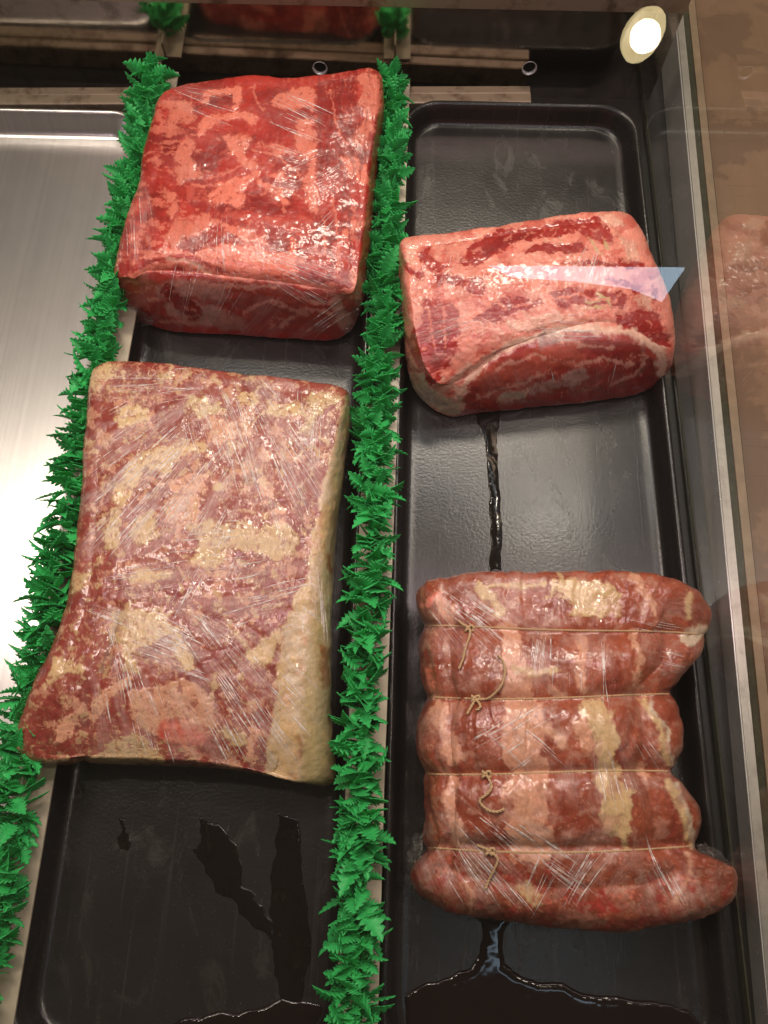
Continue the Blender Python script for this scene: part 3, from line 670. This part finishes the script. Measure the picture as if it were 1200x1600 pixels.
p.patches('n', 30, 0.05, 0.1, 0.7, off=83); p.patches('C', 22, 0.24, 0.06, 0.75, off=84, rel=0.3, asp=(1.1, 1)); p.patches('Y', 19, 0.34, 0.05, 0.75, off=85, rel=0.3); p.veins('C', 30, 0.07, 0.7, off=3, rel=0.3)
p.polys('Y', 0.4583, 30, 540, [[(240,90),(300,65),(340,70),(320,110),(270,120),(250,160),(240,140)],[(340,215),(400,200),(440,215),(450,250),(400,270),(350,285),(330,260)],[(590,170),(640,180),(660,200),(700,190),(700,230),(640,240),(600,235),(570,200)],[(750,160),(790,165),(830,190),(780,210),(740,200)],[(860,200),(960,200),(980,240),(940,230),(900,250),(850,240)],[(980,170),(1060,160),(1110,180),(1060,200),(1030,230),(1000,300),(960,290),(1000,230)],
[(470,350),(640,340),(640,370),(540,380),(500,430),(440,430),(450,380)],[(560,620),(640,600),(760,600),(830,630),(900,600),(960,650),(940,700),(880,740),(820,700),(720,690),(700,740),(640,760),(580,740),(620,700),(600,650)],[(400,590),(460,570),(470,650),(400,680),(380,640)],[(320,480),(400,380),(470,330),(460,380),(400,460),(360,560),(320,520)],[(480,90),(530,100),(520,122),(480,120)],[(300,560),(350,540),(340,680),(290,700)]], soft=3)
p.polys('C', 0.4583, 30, 540, [[(640,250),(800,260),(800,300),(760,310),(680,340),(640,330),(650,290)],[(500,460),(600,430),(650,450),(640,500),(560,500),(510,490)],[(750,395),(810,390),(815,430),(780,440)],[(820,450),(870,500),(870,525),(810,520)],[(520,510),(610,510),(620,580),(560,620),(500,600),(510,560)],[(270,290),(320,310),(290,360),(270,340)],[(880,560),(930,540),(900,620)]], soft=3)
p.polys('Y', 0.5167, 0, 880, [[(340,150),(420,140),(500,150),(540,200),(480,230),(430,270),(420,340),(380,320),(370,250),(330,230)],[(530,200),(590,310),(560,330),(520,260)],[(260,580),(300,540),(400,510),(480,560),(500,600),(420,605),(270,600)],[(150,340),(170,280),(250,310),(250,330),(190,340),(150,380)],[(690,190),(760,260),(860,180),(850,230),(820,300),(770,310),(720,240)],[(220,30),(280,30),(250,80),(220,90)],[(380,40),(440,20),(520,30),(500,50),(400,55)],[(660,500),(740,510),(750,550),(700,550)]], soft=3)
p.polys('C', 0.5167, 0, 880, [[(390,390),(480,370),(560,350),(640,400),(660,500),(620,530),(560,560),(480,520),(400,470)],[(160,560),(170,500),(230,440),(245,440),(240,480),(200,540)],[(640,560),(700,575),(740,620),(680,612),(640,600)],[(270,440),(330,370),(400,340),(300,470),(280,500)],[(600,210),(640,230),(620,260),(590,240)],[(130,590),(260,592),(420,606),(560,612),(560,620),(300,606),(140,604)],[(760,480),(790,500),(770,600),(740,600)]], soft=3)
p.polys('m', 0.4583, 30, 540, [[(470,190),(560,180),(620,270),(620,330),(500,330),(470,260)], [(620,580),(680,545),(770,520),(790,550),(700,600)], [(380,100),(460,90),(470,160),(380,180)]], op=0.8)
p.polys('m', 0.5167, 0, 880, [[(560,170),(680,190),(740,260),(700,320),(620,300),(560,230)], [(270,520),(330,420),(390,360),(400,440),(340,540),(280,590)], [(500,580),(560,570),(600,608),(500,608)], [(630,560),(680,560),(680,600),(600,605)], [(100,560),(110,440),(170,350),(230,370),(150,480)], [(420,260),(490,230),(480,270),(430,290)]], op=0.8)
p.veins('Y', 16, 0.05, 0.6, off=13); p.veins((126,50,46), 15, 0.05, 0.55, off=63); p.patches('Y', 15, 0.40, 0.05, 0.6, off=81, asp=(1.2, 0.9)); p.patches('m', 17, 0.40, 0.05, 0.7, off=87); p.veins((112,66,44), 50, 0.02, 0.5, off=33)
p.stroke('P', 14, [(262,1140),(310,1150)], soft=8, op=0.7); p.stroke('r', 5, [(252,1143),(258,1150)], soft=4, op=0.7)
p.stroke((110,76,60), 3, [(186,955),(170,1015),(158,1050)], op=0.7)
p.stroke('Y', 6, [(342,762)], soft=2)
fat = p.region([(560,600),(535,640),(520,690),(505,760),(488,840),(482,900),(460,930),(440,985),(434,1050),(430,1110),(418,1160),(408,1240),(540,1250)], 3)
p.put(fat, 'Y', 0.4); p.patches('S', 40, 0.05, 0.12, 0.6, mask=fat, off=41, asp=(0.5, 2)); p.patches('O', 24, 0.40, 0.06, 0.55, mask=fat, off=44); p.patches('C', 30, 0.25, 0.1, 0.5, mask=fat, off=47)
rim = p.region([(560,640),(545,700),(520,800),(500,900),(482,1000),(474,1100),(468,1240),(560,1240)], 4); p.put(rim*0.75, (176, 158, 112)); 
p.stroke('O', 6, [(514,870),(516,890)], soft=2); p.stroke('O', 5, [(506,1010),(508,1070)]); p.stroke('O', 3, [(462,1150),(470,1180)], op=0.7)
m3 = empty('wrapped_roast', tuple(at(330, 900, 0)*[1,1,0]), 'largest roast, dull red and yellow in wrinkled film, front of the left black tray', 'meat roast', 'wrapped beef roasts')
F3 = [(560,420,250,760,130,150,2.3,1.1),(330,500,440,700,80,120,2.3,1.0),(900,800,330,900,150,80,2.6,0.7),(700,1200,270,1000,120,70,2.5,0.9),(100,700,380,1080,120,120,2.4,0.9),(200,300,340,680,70,60,2.4,0.9),(60,560,190,1090,60,90,2.4,0.8),(900,560,200,620,80,40,2.5,0.7),(470,500,500,1000,30,160,3,0.5),(420,1500,480,660,60,60,3,0.6)]
_, GG = meat_object('meat', G, p, F3, mat_meat('wrapped_aged_meat', 1.1, 0.25), m3); wrinkles(m3, bvh(GG), F3, 17, 3, M['crease'])
# --- roast 4: tied, right front
h = 0.088
sil = [(655,922,.050),(700,904,.058),(780,897,.064),(870,897,.066),(960,896,.064),(1030,904,.056),(1080,928,.046),(1106,972,.038),(1092,1020,.036),(1062,1060,.040),(1052,1105,.042),(1058,1160,.042),(1054,1206,.042),(1086,1262,.036),(1092,1318,.034),(1138,1352,.028),
       (1132,1398,.018),(1085,1426,.010),(1010,1440,.008),(930,1447,.008),(850,1442,.008),(790,1432,.010),(735,1428,.010),(675,1410,.014),
       (642,1375,.026),(652,1325,.036),(664,1270,.040),(655,1210,.042),(650,1150,.042),(656,1092,.042),(654,1040,.042),(650,985,.040)]
top = [(700,945,.080),(735,922,.084),(790,912,h),(870,911,h),(955,912,h),(1010,925,.084),(1035,948,.080),(1045,985,.076),(1035,1030,.080),(1010,1065,.082),(1002,1105,.082),(1006,1160,.082),(1004,1206,.080),(1020,1262,.076),(1028,1310,.072),(1055,1340,.068),
       (1052,1362,.066),(1018,1378,.070),(965,1386,.074),(920,1388,.075),(850,1387,.075),(798,1380,.074),(748,1374,.070),(706,1360,.066),
       (700,1345,.066),(708,1300,.076),(712,1262,.080),(708,1210,.082),(704,1150,.082),(706,1092,.082),(704,1040,.082),(700,990,.082)]
G = meat_grid(sil, top, (0, 6, 16, 24), NG, crown=0.008, hw=0.22, under=0.88, cexp=2.4)
nn = normals(G); x, y = proj(G)
SY = [lambda X: 972+0.02*(X-650)+8*np.sin((X-650)/150)+18*((X-860)/220)**4*0.4, lambda X: 1088+4*np.sin((X-650)/90), lambda X: 1207+3*np.sin((X-600)/80), lambda X: 1322+10*np.sin((X-640)/140)]
grv = np.zeros(x.shape)
for f in SY: grv += 0.62*np.exp(-((y-f(x))/24)**2)+0.38*np.exp(-((y-f(x))/8)**2)
sm_ = -0.0007*(1-sstep(0.02, 0.16, np.abs(fbm(x/55+6, y/190, 2.0, 2))))
G = G + nn*(sm_ - 0.0064*np.clip(grv, 0, 1.1)*(0.9+0.35*fbm(x/60+3, y/40, 0.5, 2)) + 0.0018*fbm(x/60+4, y/60, G[..., 2]*30) + 0.0005*fbm(x/16, y/24+5, G[..., 2]*60))[..., None]
p = Paint(G, 'b', 12.9, (8, 4))
p.tone(50, 0.25); p.patches((160,82,56), 60, 0.05, 0.15, 0.7, off=2); p.patches((126,46,34), 40, 0.25, 0.1, 0.6, asp=(0.7, 1.4), off=8)
seg = lambda i: sstep(-3, 3, p.y-([0]+[float(f(860)) for f in SY])[i])*sstep(-3, 3, ([float(f(860)) for f in SY]+[2000])[i]-p.y)
for c_, wd, pts in [('u', 17, [(795,985),(803,1040),(800,1085)]), ('u', 30, [(820,1098),(816,1150),(824,1204)]), ('C', 14, [(822,1105),(818,1160)]), ('u', 34, [(828,1216),(826,1270),(836,1318)]), ('C', 15, [(815,1235),(820,1300)]), ('u', 9, [(905,1000),(910,1075)]), ('b', 12, [(862,1110),(868,1150)]), ('u', 9, [(690,940),(705,970)]), ('C', 8, [(808,1120),(812,1170)]), ('Y', 6, [(806,1045),(840,1052),(870,1045)]), ('C', 9, [(855,1140),(880,1160)]),
    ('Y', 7, [(745,920),(765,935),(780,960)]), ('Y', 4, [(760,918),(800,914),(850,914)]), ('Y', 22, [(880,920),(940,930)]), ('Y', 12, [(905,950),(945,955)]), ('Y', 6, [(960,925),(966,960)]),
    ('Y', 12, [(915,1105),(945,1115)]), ('Y', 17, [(930,1112),(952,1160),(948,1204)]), ('C', 12, [(905,1130),(915,1165)]), ('Y', 19, [(952,1212),(960,1255),(968,1296)]), ('Y', 8, [(975,1290),(975,1320)]), ('C', 7, [(1000,1195),(1008,1210)]),
    ('Y', 5, [(1005,1095),(1028,1130),(1040,1190)]), ('S', 3, [(1018,1100),(1040,1140),(1050,1195)]), ('Y', 6, [(1042,1222),(1064,1262),(1078,1320)]), ('S', 4, [(1056,1225),(1078,1275),(1084,1320)]), ('C', 6, [(988,898),(1010,930),(1024,958)]), ('Y', 4, [(1075,930),(1078,960)]), ('C', 5, [(988,985),(1000,1030),(995,1070)]),
    ('u', 13, [(688,1105),(695,1150),(712,1185)]), ('u', 10, [(705,1225),(705,1270),(720,1320)]), ('C', 5, [(730,1382),(738,1425)]), ('C', 4, [(1075,1335),(1078,1370),(1060,1410)]), ('Y', 11, [(818,1388),(835,1402)]), ('C', 6, [(860,1080),(880,1085)]), ('F', 5, [(668,1050),(672,1080)]), ('F', 4, [(660,945),(690,925)])]:
    p.stroke(c_, wd, pts, rel=0.5, rag=0.6)
p.veins('F', 26, 0.04, 0.55, off=3, mask=sstep(1330, 1350, p.y)+0.35, asp=(1.2, 1)); p.veins('C', 15, 0.06, 0.6, off=6, mask=sstep(1335, 1355, p.y), asp=(1.5, 0.8)); p.veins('C', 18, 0.05, 0.7, off=9, mask=sstep(710, 670, p.x))
p.patches((160,40,38), 30, 0.18, 0.12, 0.6, mask=np.clip(sstep(690, 655, p.x)+sstep(1345, 1370, p.y), 0, 1), off=15)
p.patches((176,128,108), 26, 0.22, 0.1, 0.55, off=18); p.veins('u', 11, 0.05, 0.4, off=90, asp=(0.6, 1.8)); p.veins((110,52,36), 26, 0.03, 0.4, off=28, asp=(0.6, 1.6)); p.patches('G', 50, 0.34, 0.15, 0.25, off=38)
p.stroke('S', 13, [(1078,998),(1092,988)], soft=3, rel=1.0)
p.stroke((130,80,56), 6, [(1040,975),(1070,985),(1100,968)], op=0.5)
m4 = empty('tied_roast', tuple(at(870, 1200, 0)*[1,1,0]), 'rolled beef roast tied with four loops of twine, front of the right black tray', 'meat roast', 'wrapped beef roasts')
F4 = [(560,820,760,960,120,60,2.3,0.7),(900,500,880,1040,100,50,2.3,0.6),(1200,900,740,1120,90,60,2.3,0.6),(560,1120,760,1330,110,70,2.2,1.1),(700,1700,900,1350,70,50,2.3,0.8),(900,1000,960,1200,80,60,2.3,0.7),(500,900,1060,1000,60,60,3,0.5),(300,700,840,1150,50,50,2.3,0.6),(600,500,1060,1390,60,40,2.6,0.8)]
_, G4 = meat_object('meat', G, p, F4, mat_meat('wrapped_tied_meat', 1.0, 0.22), m4)
bv4 = bvh(G4); wrinkles(m4, bv4, F4, 13, 4, M['crease'])
def snap(pts, off=0.0008): return [q for q in (hit(bv4, a, b_, off) for a, b_ in pts) if q is not None]
def twisted(name, pts, r, parent, twist=1500):
    """two-ply twine along pts"""
    P = catmull([tuple(q) for q in pts], max(12, len(pts)*5)); mb = MB(); L_ = 0; A_, B_ = [], []
    for i, q in enumerate(P):
        if i: L_ += np.linalg.norm(P[i]-P[i-1])
        t = Vector(P[min(i+1, len(P)-1)]-P[max(i-1, 0)]).normalized(); a = t.cross(Vector((0.01, 0.02, 1))).normalized(); b2 = t.cross(a)
        o_ = (a*math.cos(L_*twist)+b2*math.sin(L_*twist))*r*0.5; A_.append(Vector(q)+o_); B_.append(Vector(q)-o_)
    mb.tube(A_, r*0.62, 6); mb.tube(B_, r*0.62, 6); return mb.build(name, M['twine'], parent, True)
for i, (f, x0, x1) in enumerate(zip(SY, (657, 660, 662, 662), (1090, 1052, 1056, 1095))):
    twisted('twine', snap([(X, float(f(X)), ) for X in np.linspace(x0, x1, 60)], -0.0001), 0.0007, m4)
def knot(x, y, tails):
    c = hit(bv4, x, y, 0.0022)
    if c is None: return
    k = []
    for j in range(16):
        a = j/15*4*math.pi; k.append(c + Vector((0.0026*math.cos(a), 0.0018*math.sin(a*1.5), 0.0012*math.sin(a*0.8))))
    twisted('knot', k, 0.0009, m4)
    for tl in tails:
        q = snap(tl, 0.0022); 
        if len(q) > 2: twisted('twine_tail', q, 0.0009, m4)
knot(734, 980, [[(734,980),(736,995),(728,1015),(724,1030),(718,1046)], [(734,980),(724,974),(718,968)]])
knot(745, 1095, [[(745,1095),(765,1090),(782,1072),(788,1052),(786,1035),(778,1025)], [(745,1095),(738,1105),(732,1118)], [(745,1095),(752,1106),(746,1112)]])
knot(763, 1212, [[(763,1212),(768,1228),(762,1240),(752,1250),(760,1262),(775,1266),(788,1262)], [(758,1225),(754,1238)]])
knot(765, 1330, [[(765,1330),(778,1340),(774,1356),(764,1372),(758,1388)], [(765,1330),(755,1322),(748,1320)]])

# --- loose folds of film where the wrap stands off the meat
def fold(parent, pts, wz, seed, name='plastic_wrap'):
    """crumpled film: strip between two picture outlines a(px,py,z), b(px,py,z)"""
    A_, B_ = pts; n = 40; m = 14
    a = catmull([at(*q) for q in A_], n); c = catmull([at(*q) for q in B_], n); V = []
    for j in range(m):
        t = j/(m-1)
        for i in range(n):
            q = a[i]*(1-t)+c[i]*t
            e = wz*math.sin(math.pi*t)**0.7
            k = float(fbm(i*0.45+seed, j*0.22, 0.5, 3)); k2 = float(fbm(i*0.35, j*0.3+seed, 7.5, 3))
            V.append(q+np.array([k2*wz*0.8, k*wz*0.8, e+k*wz]))
    Fc = np.array([(j*n+i, j*n+i+1, (j+1)*n+i+1, (j+1)*n+i) for j in range(m-1) for i in range(n-1)])
    mesh(name, V, Fc, M['film'], parent, True)
fold(m1, ([(262,150,.070),(250,170,.066),(243,195,.064),(238,222,.058)], [(252,158,.05),(240,172,.045),(236,195,.04),(238,225,.045)]), 0.003, 1)
fold(m1, ([(200,430,.066),(210,450,.050),(230,480,.030),(250,505,.012)], [(186,450,.04),(186,470,.028),(200,496,.012),(230,512,.004)]), 0.003, 2)
fold(m1, ([(555,455,.062),(552,480,.04),(540,505,.02),(520,520,.010)], [(566,465,.05),(560,492,.03),(548,518,.010),(524,530,.004)]), 0.002, 12)
fold(m4, ([(664,1300,.050),(660,1340,.046),(672,1385,.034),(700,1412,.020)], [(648,1300,.034),(634,1345,.024),(638,1392,.012),(680,1418,.004)]), 0.004, 3)
fold(m4, ([(1085,1320,.050),(1110,1352,.044),(1115,1385,.034),(1085,1415,.020)], [(1100,1315,.035),(1142,1350,.022),(1140,1398,.012),(1095,1426,.004)]), 0.004, 4)
fold(m4, ([(700,1415,.020),(760,1424,.020),(830,1432,.018),(900,1438,.016)], [(705,1424,.003),(760,1436,.003),(830,1444,.002),(900,1449,.002)]), 0.002, 5)
fold(m3, ([(430,1206,.044),(460,1212,.036),(490,1216,.030),(515,1216,.026)], [(430,1212,.02),(460,1220,.010),(488,1228,.004),(520,1227,.003)]), 0.002, 6)
fold(m3, ([(420,1196,.046),(340,1190,.05),(260,1186,.05),(180,1184,.05)], [(420,1212,.02),(340,1202,.018),(260,1198,.018),(180,1196,.016)]), 0.0015, 8)

# ------------------------------------------------------------------ parsley dividers
def leaf_template(seed):
    r = random.Random(seed); n = 48; L_ = 1.0; W_ = r.uniform(0.30, 0.46); lob = r.choice([6, 7, 8]); V = []; Fc = []
    curl = r.uniform(-1.1, 1.1); fold_ = r.uniform(0.1, 0.45)
    for i in range(n+1):
        t = i/n; env = W_*(math.sin(math.pi*min(1, t*0.92+0.10))**0.8)*(1-0.35*t)
        ph = t*lob; sc_ = ph-math.floor(ph); lobe = 0.34+0.66*(math.sin(math.pi*sc_)**0.7)*(0.72+0.28*abs(math.sin(ph*math.pi*3.0)))
        wd = env*lobe*(0.25 if t < 0.1 else 1); fw_ = wd*0.35          # lobes sweep forward
        z = curl*t*t*0.5
        V += [(-wd, t*L_+fw_, z+fold_*wd), (-wd*0.5, t*L_+fw_*0.4, z+fold_*wd*0.35), (0, t*L_, z-0.015), (wd*0.5, t*L_+fw_*0.4, z+fold_*wd*0.35), (wd, t*L_+fw_, z+fold_*wd)]
    k = len(V); th = 0.018
    V2 = V+[(x_, y_, z_-th) for x_, y_, z_ in V]
    for i in range(n):
        for j in range(4):
            q = (i*5+j, i*5+j+1, (i+1)*5+j+1, (i+1)*5+j); Fc.append(q); Fc.append(tuple(v+k for v in q[::-1]))
        for j in (0, 4):
            q = (i*5+j, (i+1)*5+j, (i+1)*5+j+k, i*5+j+k); Fc.append(q if j == 0 else q[::-1])
    return np.array(V2), np.array(Fc)
LT = [leaf_template(s) for s in range(8)]
def divider(xc, x_far, y0, y1, label, spread, nper, sd, zc):
    r = random.Random(sd)
    d = empty('parsley_divider', (xc, 0.25, 0), label, 'divider', 'green parsley dividers between the trays')
    def X(yy): return xc+(x_far-xc)*max(0, (yy-0.0)/0.64)
    mb = MB()
    def sect(x, y): return [(x-0.0115, y, 0.0215), (x+0.0155, y, 0.0215), (x+0.0155, y, 0.0232), (x+0.0012, y, 0.0236), (x+0.0008, y, 0.038), (x-0.0008, y, 0.038), (x-0.0012, y, 0.0236), (x-0.0115, y, 0.0232)]
    mb.loft([sect(X(yy), yy) for yy in np.linspace(y0-0.01, y1+0.018, 24)], True, True)
    mb.build('strip', M['cream'], d)
    Vs = []; Fs = []; base = 0
    yy = y0
    while yy < y1:
        for k in range(nper):
            V, Fc = LT[r.randrange(8)]; s_ = r.uniform(0.012, 0.025)
            phi = r.uniform(-1.5, 1.5)
            if abs(phi) < 0.35: s_ *= 0.85
            lean = r.gauss(-0.05, 0.45); roll = r.gauss(0, 0.45)
            dr = Vector((math.sin(phi)*spread-0.10, lean*0.6, math.cos(phi)*0.75)).normalized()
            nr = Vector((r.gauss(0, 0.35), 1, r.gauss(0.1, 0.45))); nr = (nr-dr*nr.dot(dr)).normalized()
            if r.random() < 0.5: nr = -nr
            wx = dr.cross(nr); o_ = np.array([X(yy)-0.001+r.uniform(-0.004, 0.004), yy+r.uniform(-0.003, 0.003), zc+r.uniform(-0.008, 0.006)])
            Vt = V*s_; Vw = Vt[:, :1]*np.array(wx)+Vt[:, 1:2]*np.array(dr)+Vt[:, 2:3]*np.array(nr)+o_
            Vw[:, 2] = np.maximum(Vw[:, 2], 0.0238+0.1*(Vw[:, 2]-0.0238))
            Vs.append(Vw); Fs.append(Fc+base); base += len(V)
        yy += 0.0042*r.uniform(0.6, 1.4)
    mesh('parsley_foliage', np.concatenate(Vs), np.concatenate(Fs), M['leaf'], d, True)
    return d
divider(-0.0150, -0.0085, -0.185, 0.632, 'green plastic parsley divider in the middle, between the two black trays', 0.74, 6, 5, 0.039)
divider(-0.2475, -0.240, -0.185, 0.636, 'green plastic parsley divider on the left, between silver tray and black tray', 0.84, 6, 6, 0.040)

# ------------------------------------------------------------------ meat juice
def puddle(label, pts, hgt=0.0011, z0=0.0, cell=0.0007, rag=1.0, name='meat_juice', mat='juice'):
    W = np.array([at(x_, y_, 0)[:2] for x_, y_ in pts]); a0 = W.min(0)-0.004; a1 = W.max(0)+0.004
    gx = np.arange(a0[0], a1[0], cell); gy = np.arange(a0[1], a1[1], cell); X, Y = np.meshgrid(gx, gy)
    wx = X+rag*(0.0024*fbm(X*70, Y*70, 1.0, 2)+0.0004*fbm(X*420, Y*420, 1.0, 2)); wy = Y+rag*(0.0024*fbm(X*70, Y*70, 9.0, 2)+0.0004*fbm(X*420, Y*420, 5.0, 2))
    ins = np.zeros(X.shape, bool); n = len(W)
    for i in range(n):
        (x1, y1), (x2, y2) = W[i], W[(i+1) % n]
        ins ^= ((y1 > wy) != (y2 > wy)) & (wx < (x2-x1)*(wy-y1)/(y2-y1+1e-12)+x1)
    d = dist_poly(wx, wy, [tuple(v) for v in W]+[tuple(W[0])]); d = np.where(ins, d, -d)
    Z = np.where(d > 0, hgt*(1-np.exp(-np.maximum(d, 0)/0.0013)), d*0.9) + z0
    keep = d > -cell*1.8; idx = -np.ones(X.shape, int); q = keep[:-1, :-1] & keep[1:, :-1] & keep[:-1, 1:] & keep[1:, 1:]
    idx = np.arange(X.size).reshape(X.shape); Q = np.stack([idx[:-1, :-1], idx[:-1, 1:], idx[1:, 1:], idx[1:, :-1]], -1)[q]
    used, inv = np.unique(Q, return_inverse=True); V = np.stack([X, Y, Z], -1).reshape(-1, 3)[used]
    o = mesh(name, V, inv.reshape(-1, 4), M[mat], None, True); tag(o, label, 'juice'); return o
puddle('dark red juice pool spread across the front of the right black tray', [(634,1555),(650,1542),(700,1527),(735,1512),(748,1490),(756,1465),(752,1440),(730,1425),(800,1425),(790,1450),(784,1480),(788,1505),(805,1520),(840,1536),(880,1536),(915,1552),(960,1558),(1030,1566),(1075,1576),(1092,1595),(1100,1640),(1040,1655),(800,1658),(660,1652),(632,1610)], 0.0014)
puddle('thin dark trickle of juice running down the right tray between its roasts', [(742,648),(782,640),(776,680),(780,760),(786,830),(782,895),(764,898),(766,820),(762,740),(756,690)], 0.0006, mat='thin')
puddle('dark juice pool at the front edge of the left black tray', [(240,1612),(290,1590),(340,1584),(400,1576),(440,1560),(480,1566),(512,1572),(515,1600),(505,1650),(240,1655)], 0.0012)
puddle('wide wet juice run at the right of the left tray below the largest roast', [(436,1270),(468,1280),(472,1380),(482,1440),(488,1480),(476,1530),(470,1565),(440,1560),(430,1520),(424,1450),(420,1370),(432,1330)], 0.0005, rag=1.5, mat='thin')
puddle('ragged wet juice patch in the middle of the left black tray', [(310,1275),(345,1290),(372,1330),(380,1370),(400,1400),(424,1440),(425,1470),(395,1445),(370,1415),(340,1395),(325,1372),(300,1330),(318,1310)], 0.0005, rag=2.2, mat='thin')
puddle('small beaded juice drip at the left of the left black tray', [(188,1275),(196,1275),(197,1300),(206,1315),(202,1330),(188,1326),(182,1312),(189,1298)], 0.0008, rag=1.2, mat='thin')

# ------------------------------------------------------------------ front glass and what it mirrors
Gn = np.array([0, -math.sin(math.radians(28)), math.cos(math.radians(28))]); G0 = np.array([0, 0, 0.43])
def gz(y): return G0[2]-(Gn[1]*y)/Gn[2]
FRONT = True
if FRONT:
    fg = mesh('front_glass', [(-0.62, -0.45, gz(-0.45)), (0.2326, -0.45, gz(-0.45)), (0.2326, 0.66, gz(0.66)), (-0.62, 0.66, gz(0.66))], [(0, 1, 2, 3)], M['front'], None, False)
    tag(fg, 'large clear sloping glass over the meat, mirroring a ceiling lamp', 'glass pane')
def mirrored(px, py, dist):
    d = ray(px, py); d = d/np.linalg.norm(d); t = ((G0-C0)@Gn)/(d@Gn); P = C0+d*t; r_ = d-2*(d@Gn)*Gn; return P+r_*dist, r_
LP, ld = mirrored(1006, 56, 1.6)
# recessed ceiling lamp: shade ring and bulb, facing the case
def disc(c, n_, r, k=40):
    n_ = Vector(n_).normalized(); a = n_.cross(Vector((0.3, 0.9, 0.1))).normalized(); b2 = n_.cross(a)
    return [Vector(c)+(a*math.cos(2*math.pi*i/k)+b2*math.sin(2*math.pi*i/k))*r for i in range(k)]
lamp = empty('ceiling_lamp', tuple(LP), 'round warm ceiling lamp with a glowing bulb, seen only as a reflection in the glass', 'lamp')
ma = Vector(mirrored(1006+24, 56-41, 1.6)[0])-Vector(LP); mi = Vector(mirrored(1006+20, 56+12, 1.6)[0])-Vector(LP)
rd = Vector(ld).normalized(); ma -= rd*ma.dot(rd); mi -= rd*mi.dot(rd); RL = ma.length; e1 = ma.normalized(); mi = (mi-e1*mi.dot(e1)).normalized()
RL *= 1.06; e2 = mi*0.70+rd*0.714; ax = e1.cross(e2).normalized()
if ax.dot(rd) > 0: ax = -ax
def ldisc(c, r, k=48): return [Vector(c)+(e1*math.cos(2*math.pi*i/k)+e2*math.sin(2*math.pi*i/k))*r for i in range(k)]
L0 = Vector(LP)
mb = MB(); mb.loft([ldisc(L0, RL), ldisc(L0-ax*0.012, RL*0.92), ldisc(L0-ax*0.02, RL*0.6), ldisc(L0-ax*0.022, RL*0.1)], False, True)
mb.build('shade', mat_emit('glowing_shade', (1, 0.80, 0.40), 8), lamp, True)
mb = MB(); rings = []
for i in range(9):
    a = math.pi*i/8; rings.append(ldisc(L0+ax*(0.004-math.cos(a)*RL*0.58), max(0.001, RL*0.58*math.sin(a))))
mb.loft(rings, True, True); mb.build('bulb', mat_emit('glowing_bulb', (1, 0.9, 0.72), 60), lamp, True)
# pale window pane mirrored over the back right roast
wp = [mirrored(px, py, 2.2)[0] for px, py in [(762,415),(1071,418),(1034,472),(985,452),(900,440),(800,434)]]
wl = empty('shop_window', tuple(wp[0]), 'pale blue lit window shape, seen only as a reflection in the glass', 'window')
wn = Vector(mirrored(950, 430, 2.2)[1]); V = [Vector(q) for q in wp]; k = len(V)
mesh('pane', [tuple(q) for q in V]+[tuple(q+wn*0.01) for q in V], [tuple(range(k)), tuple(range(k, 2*k))[::-1]]+[(i, i+k, (i+1) % k+k, (i+1) % k) for i in range(k)], mat_emit('daylit_pane', (0.60, 0.80, 1.0), 7.5), wl, False)
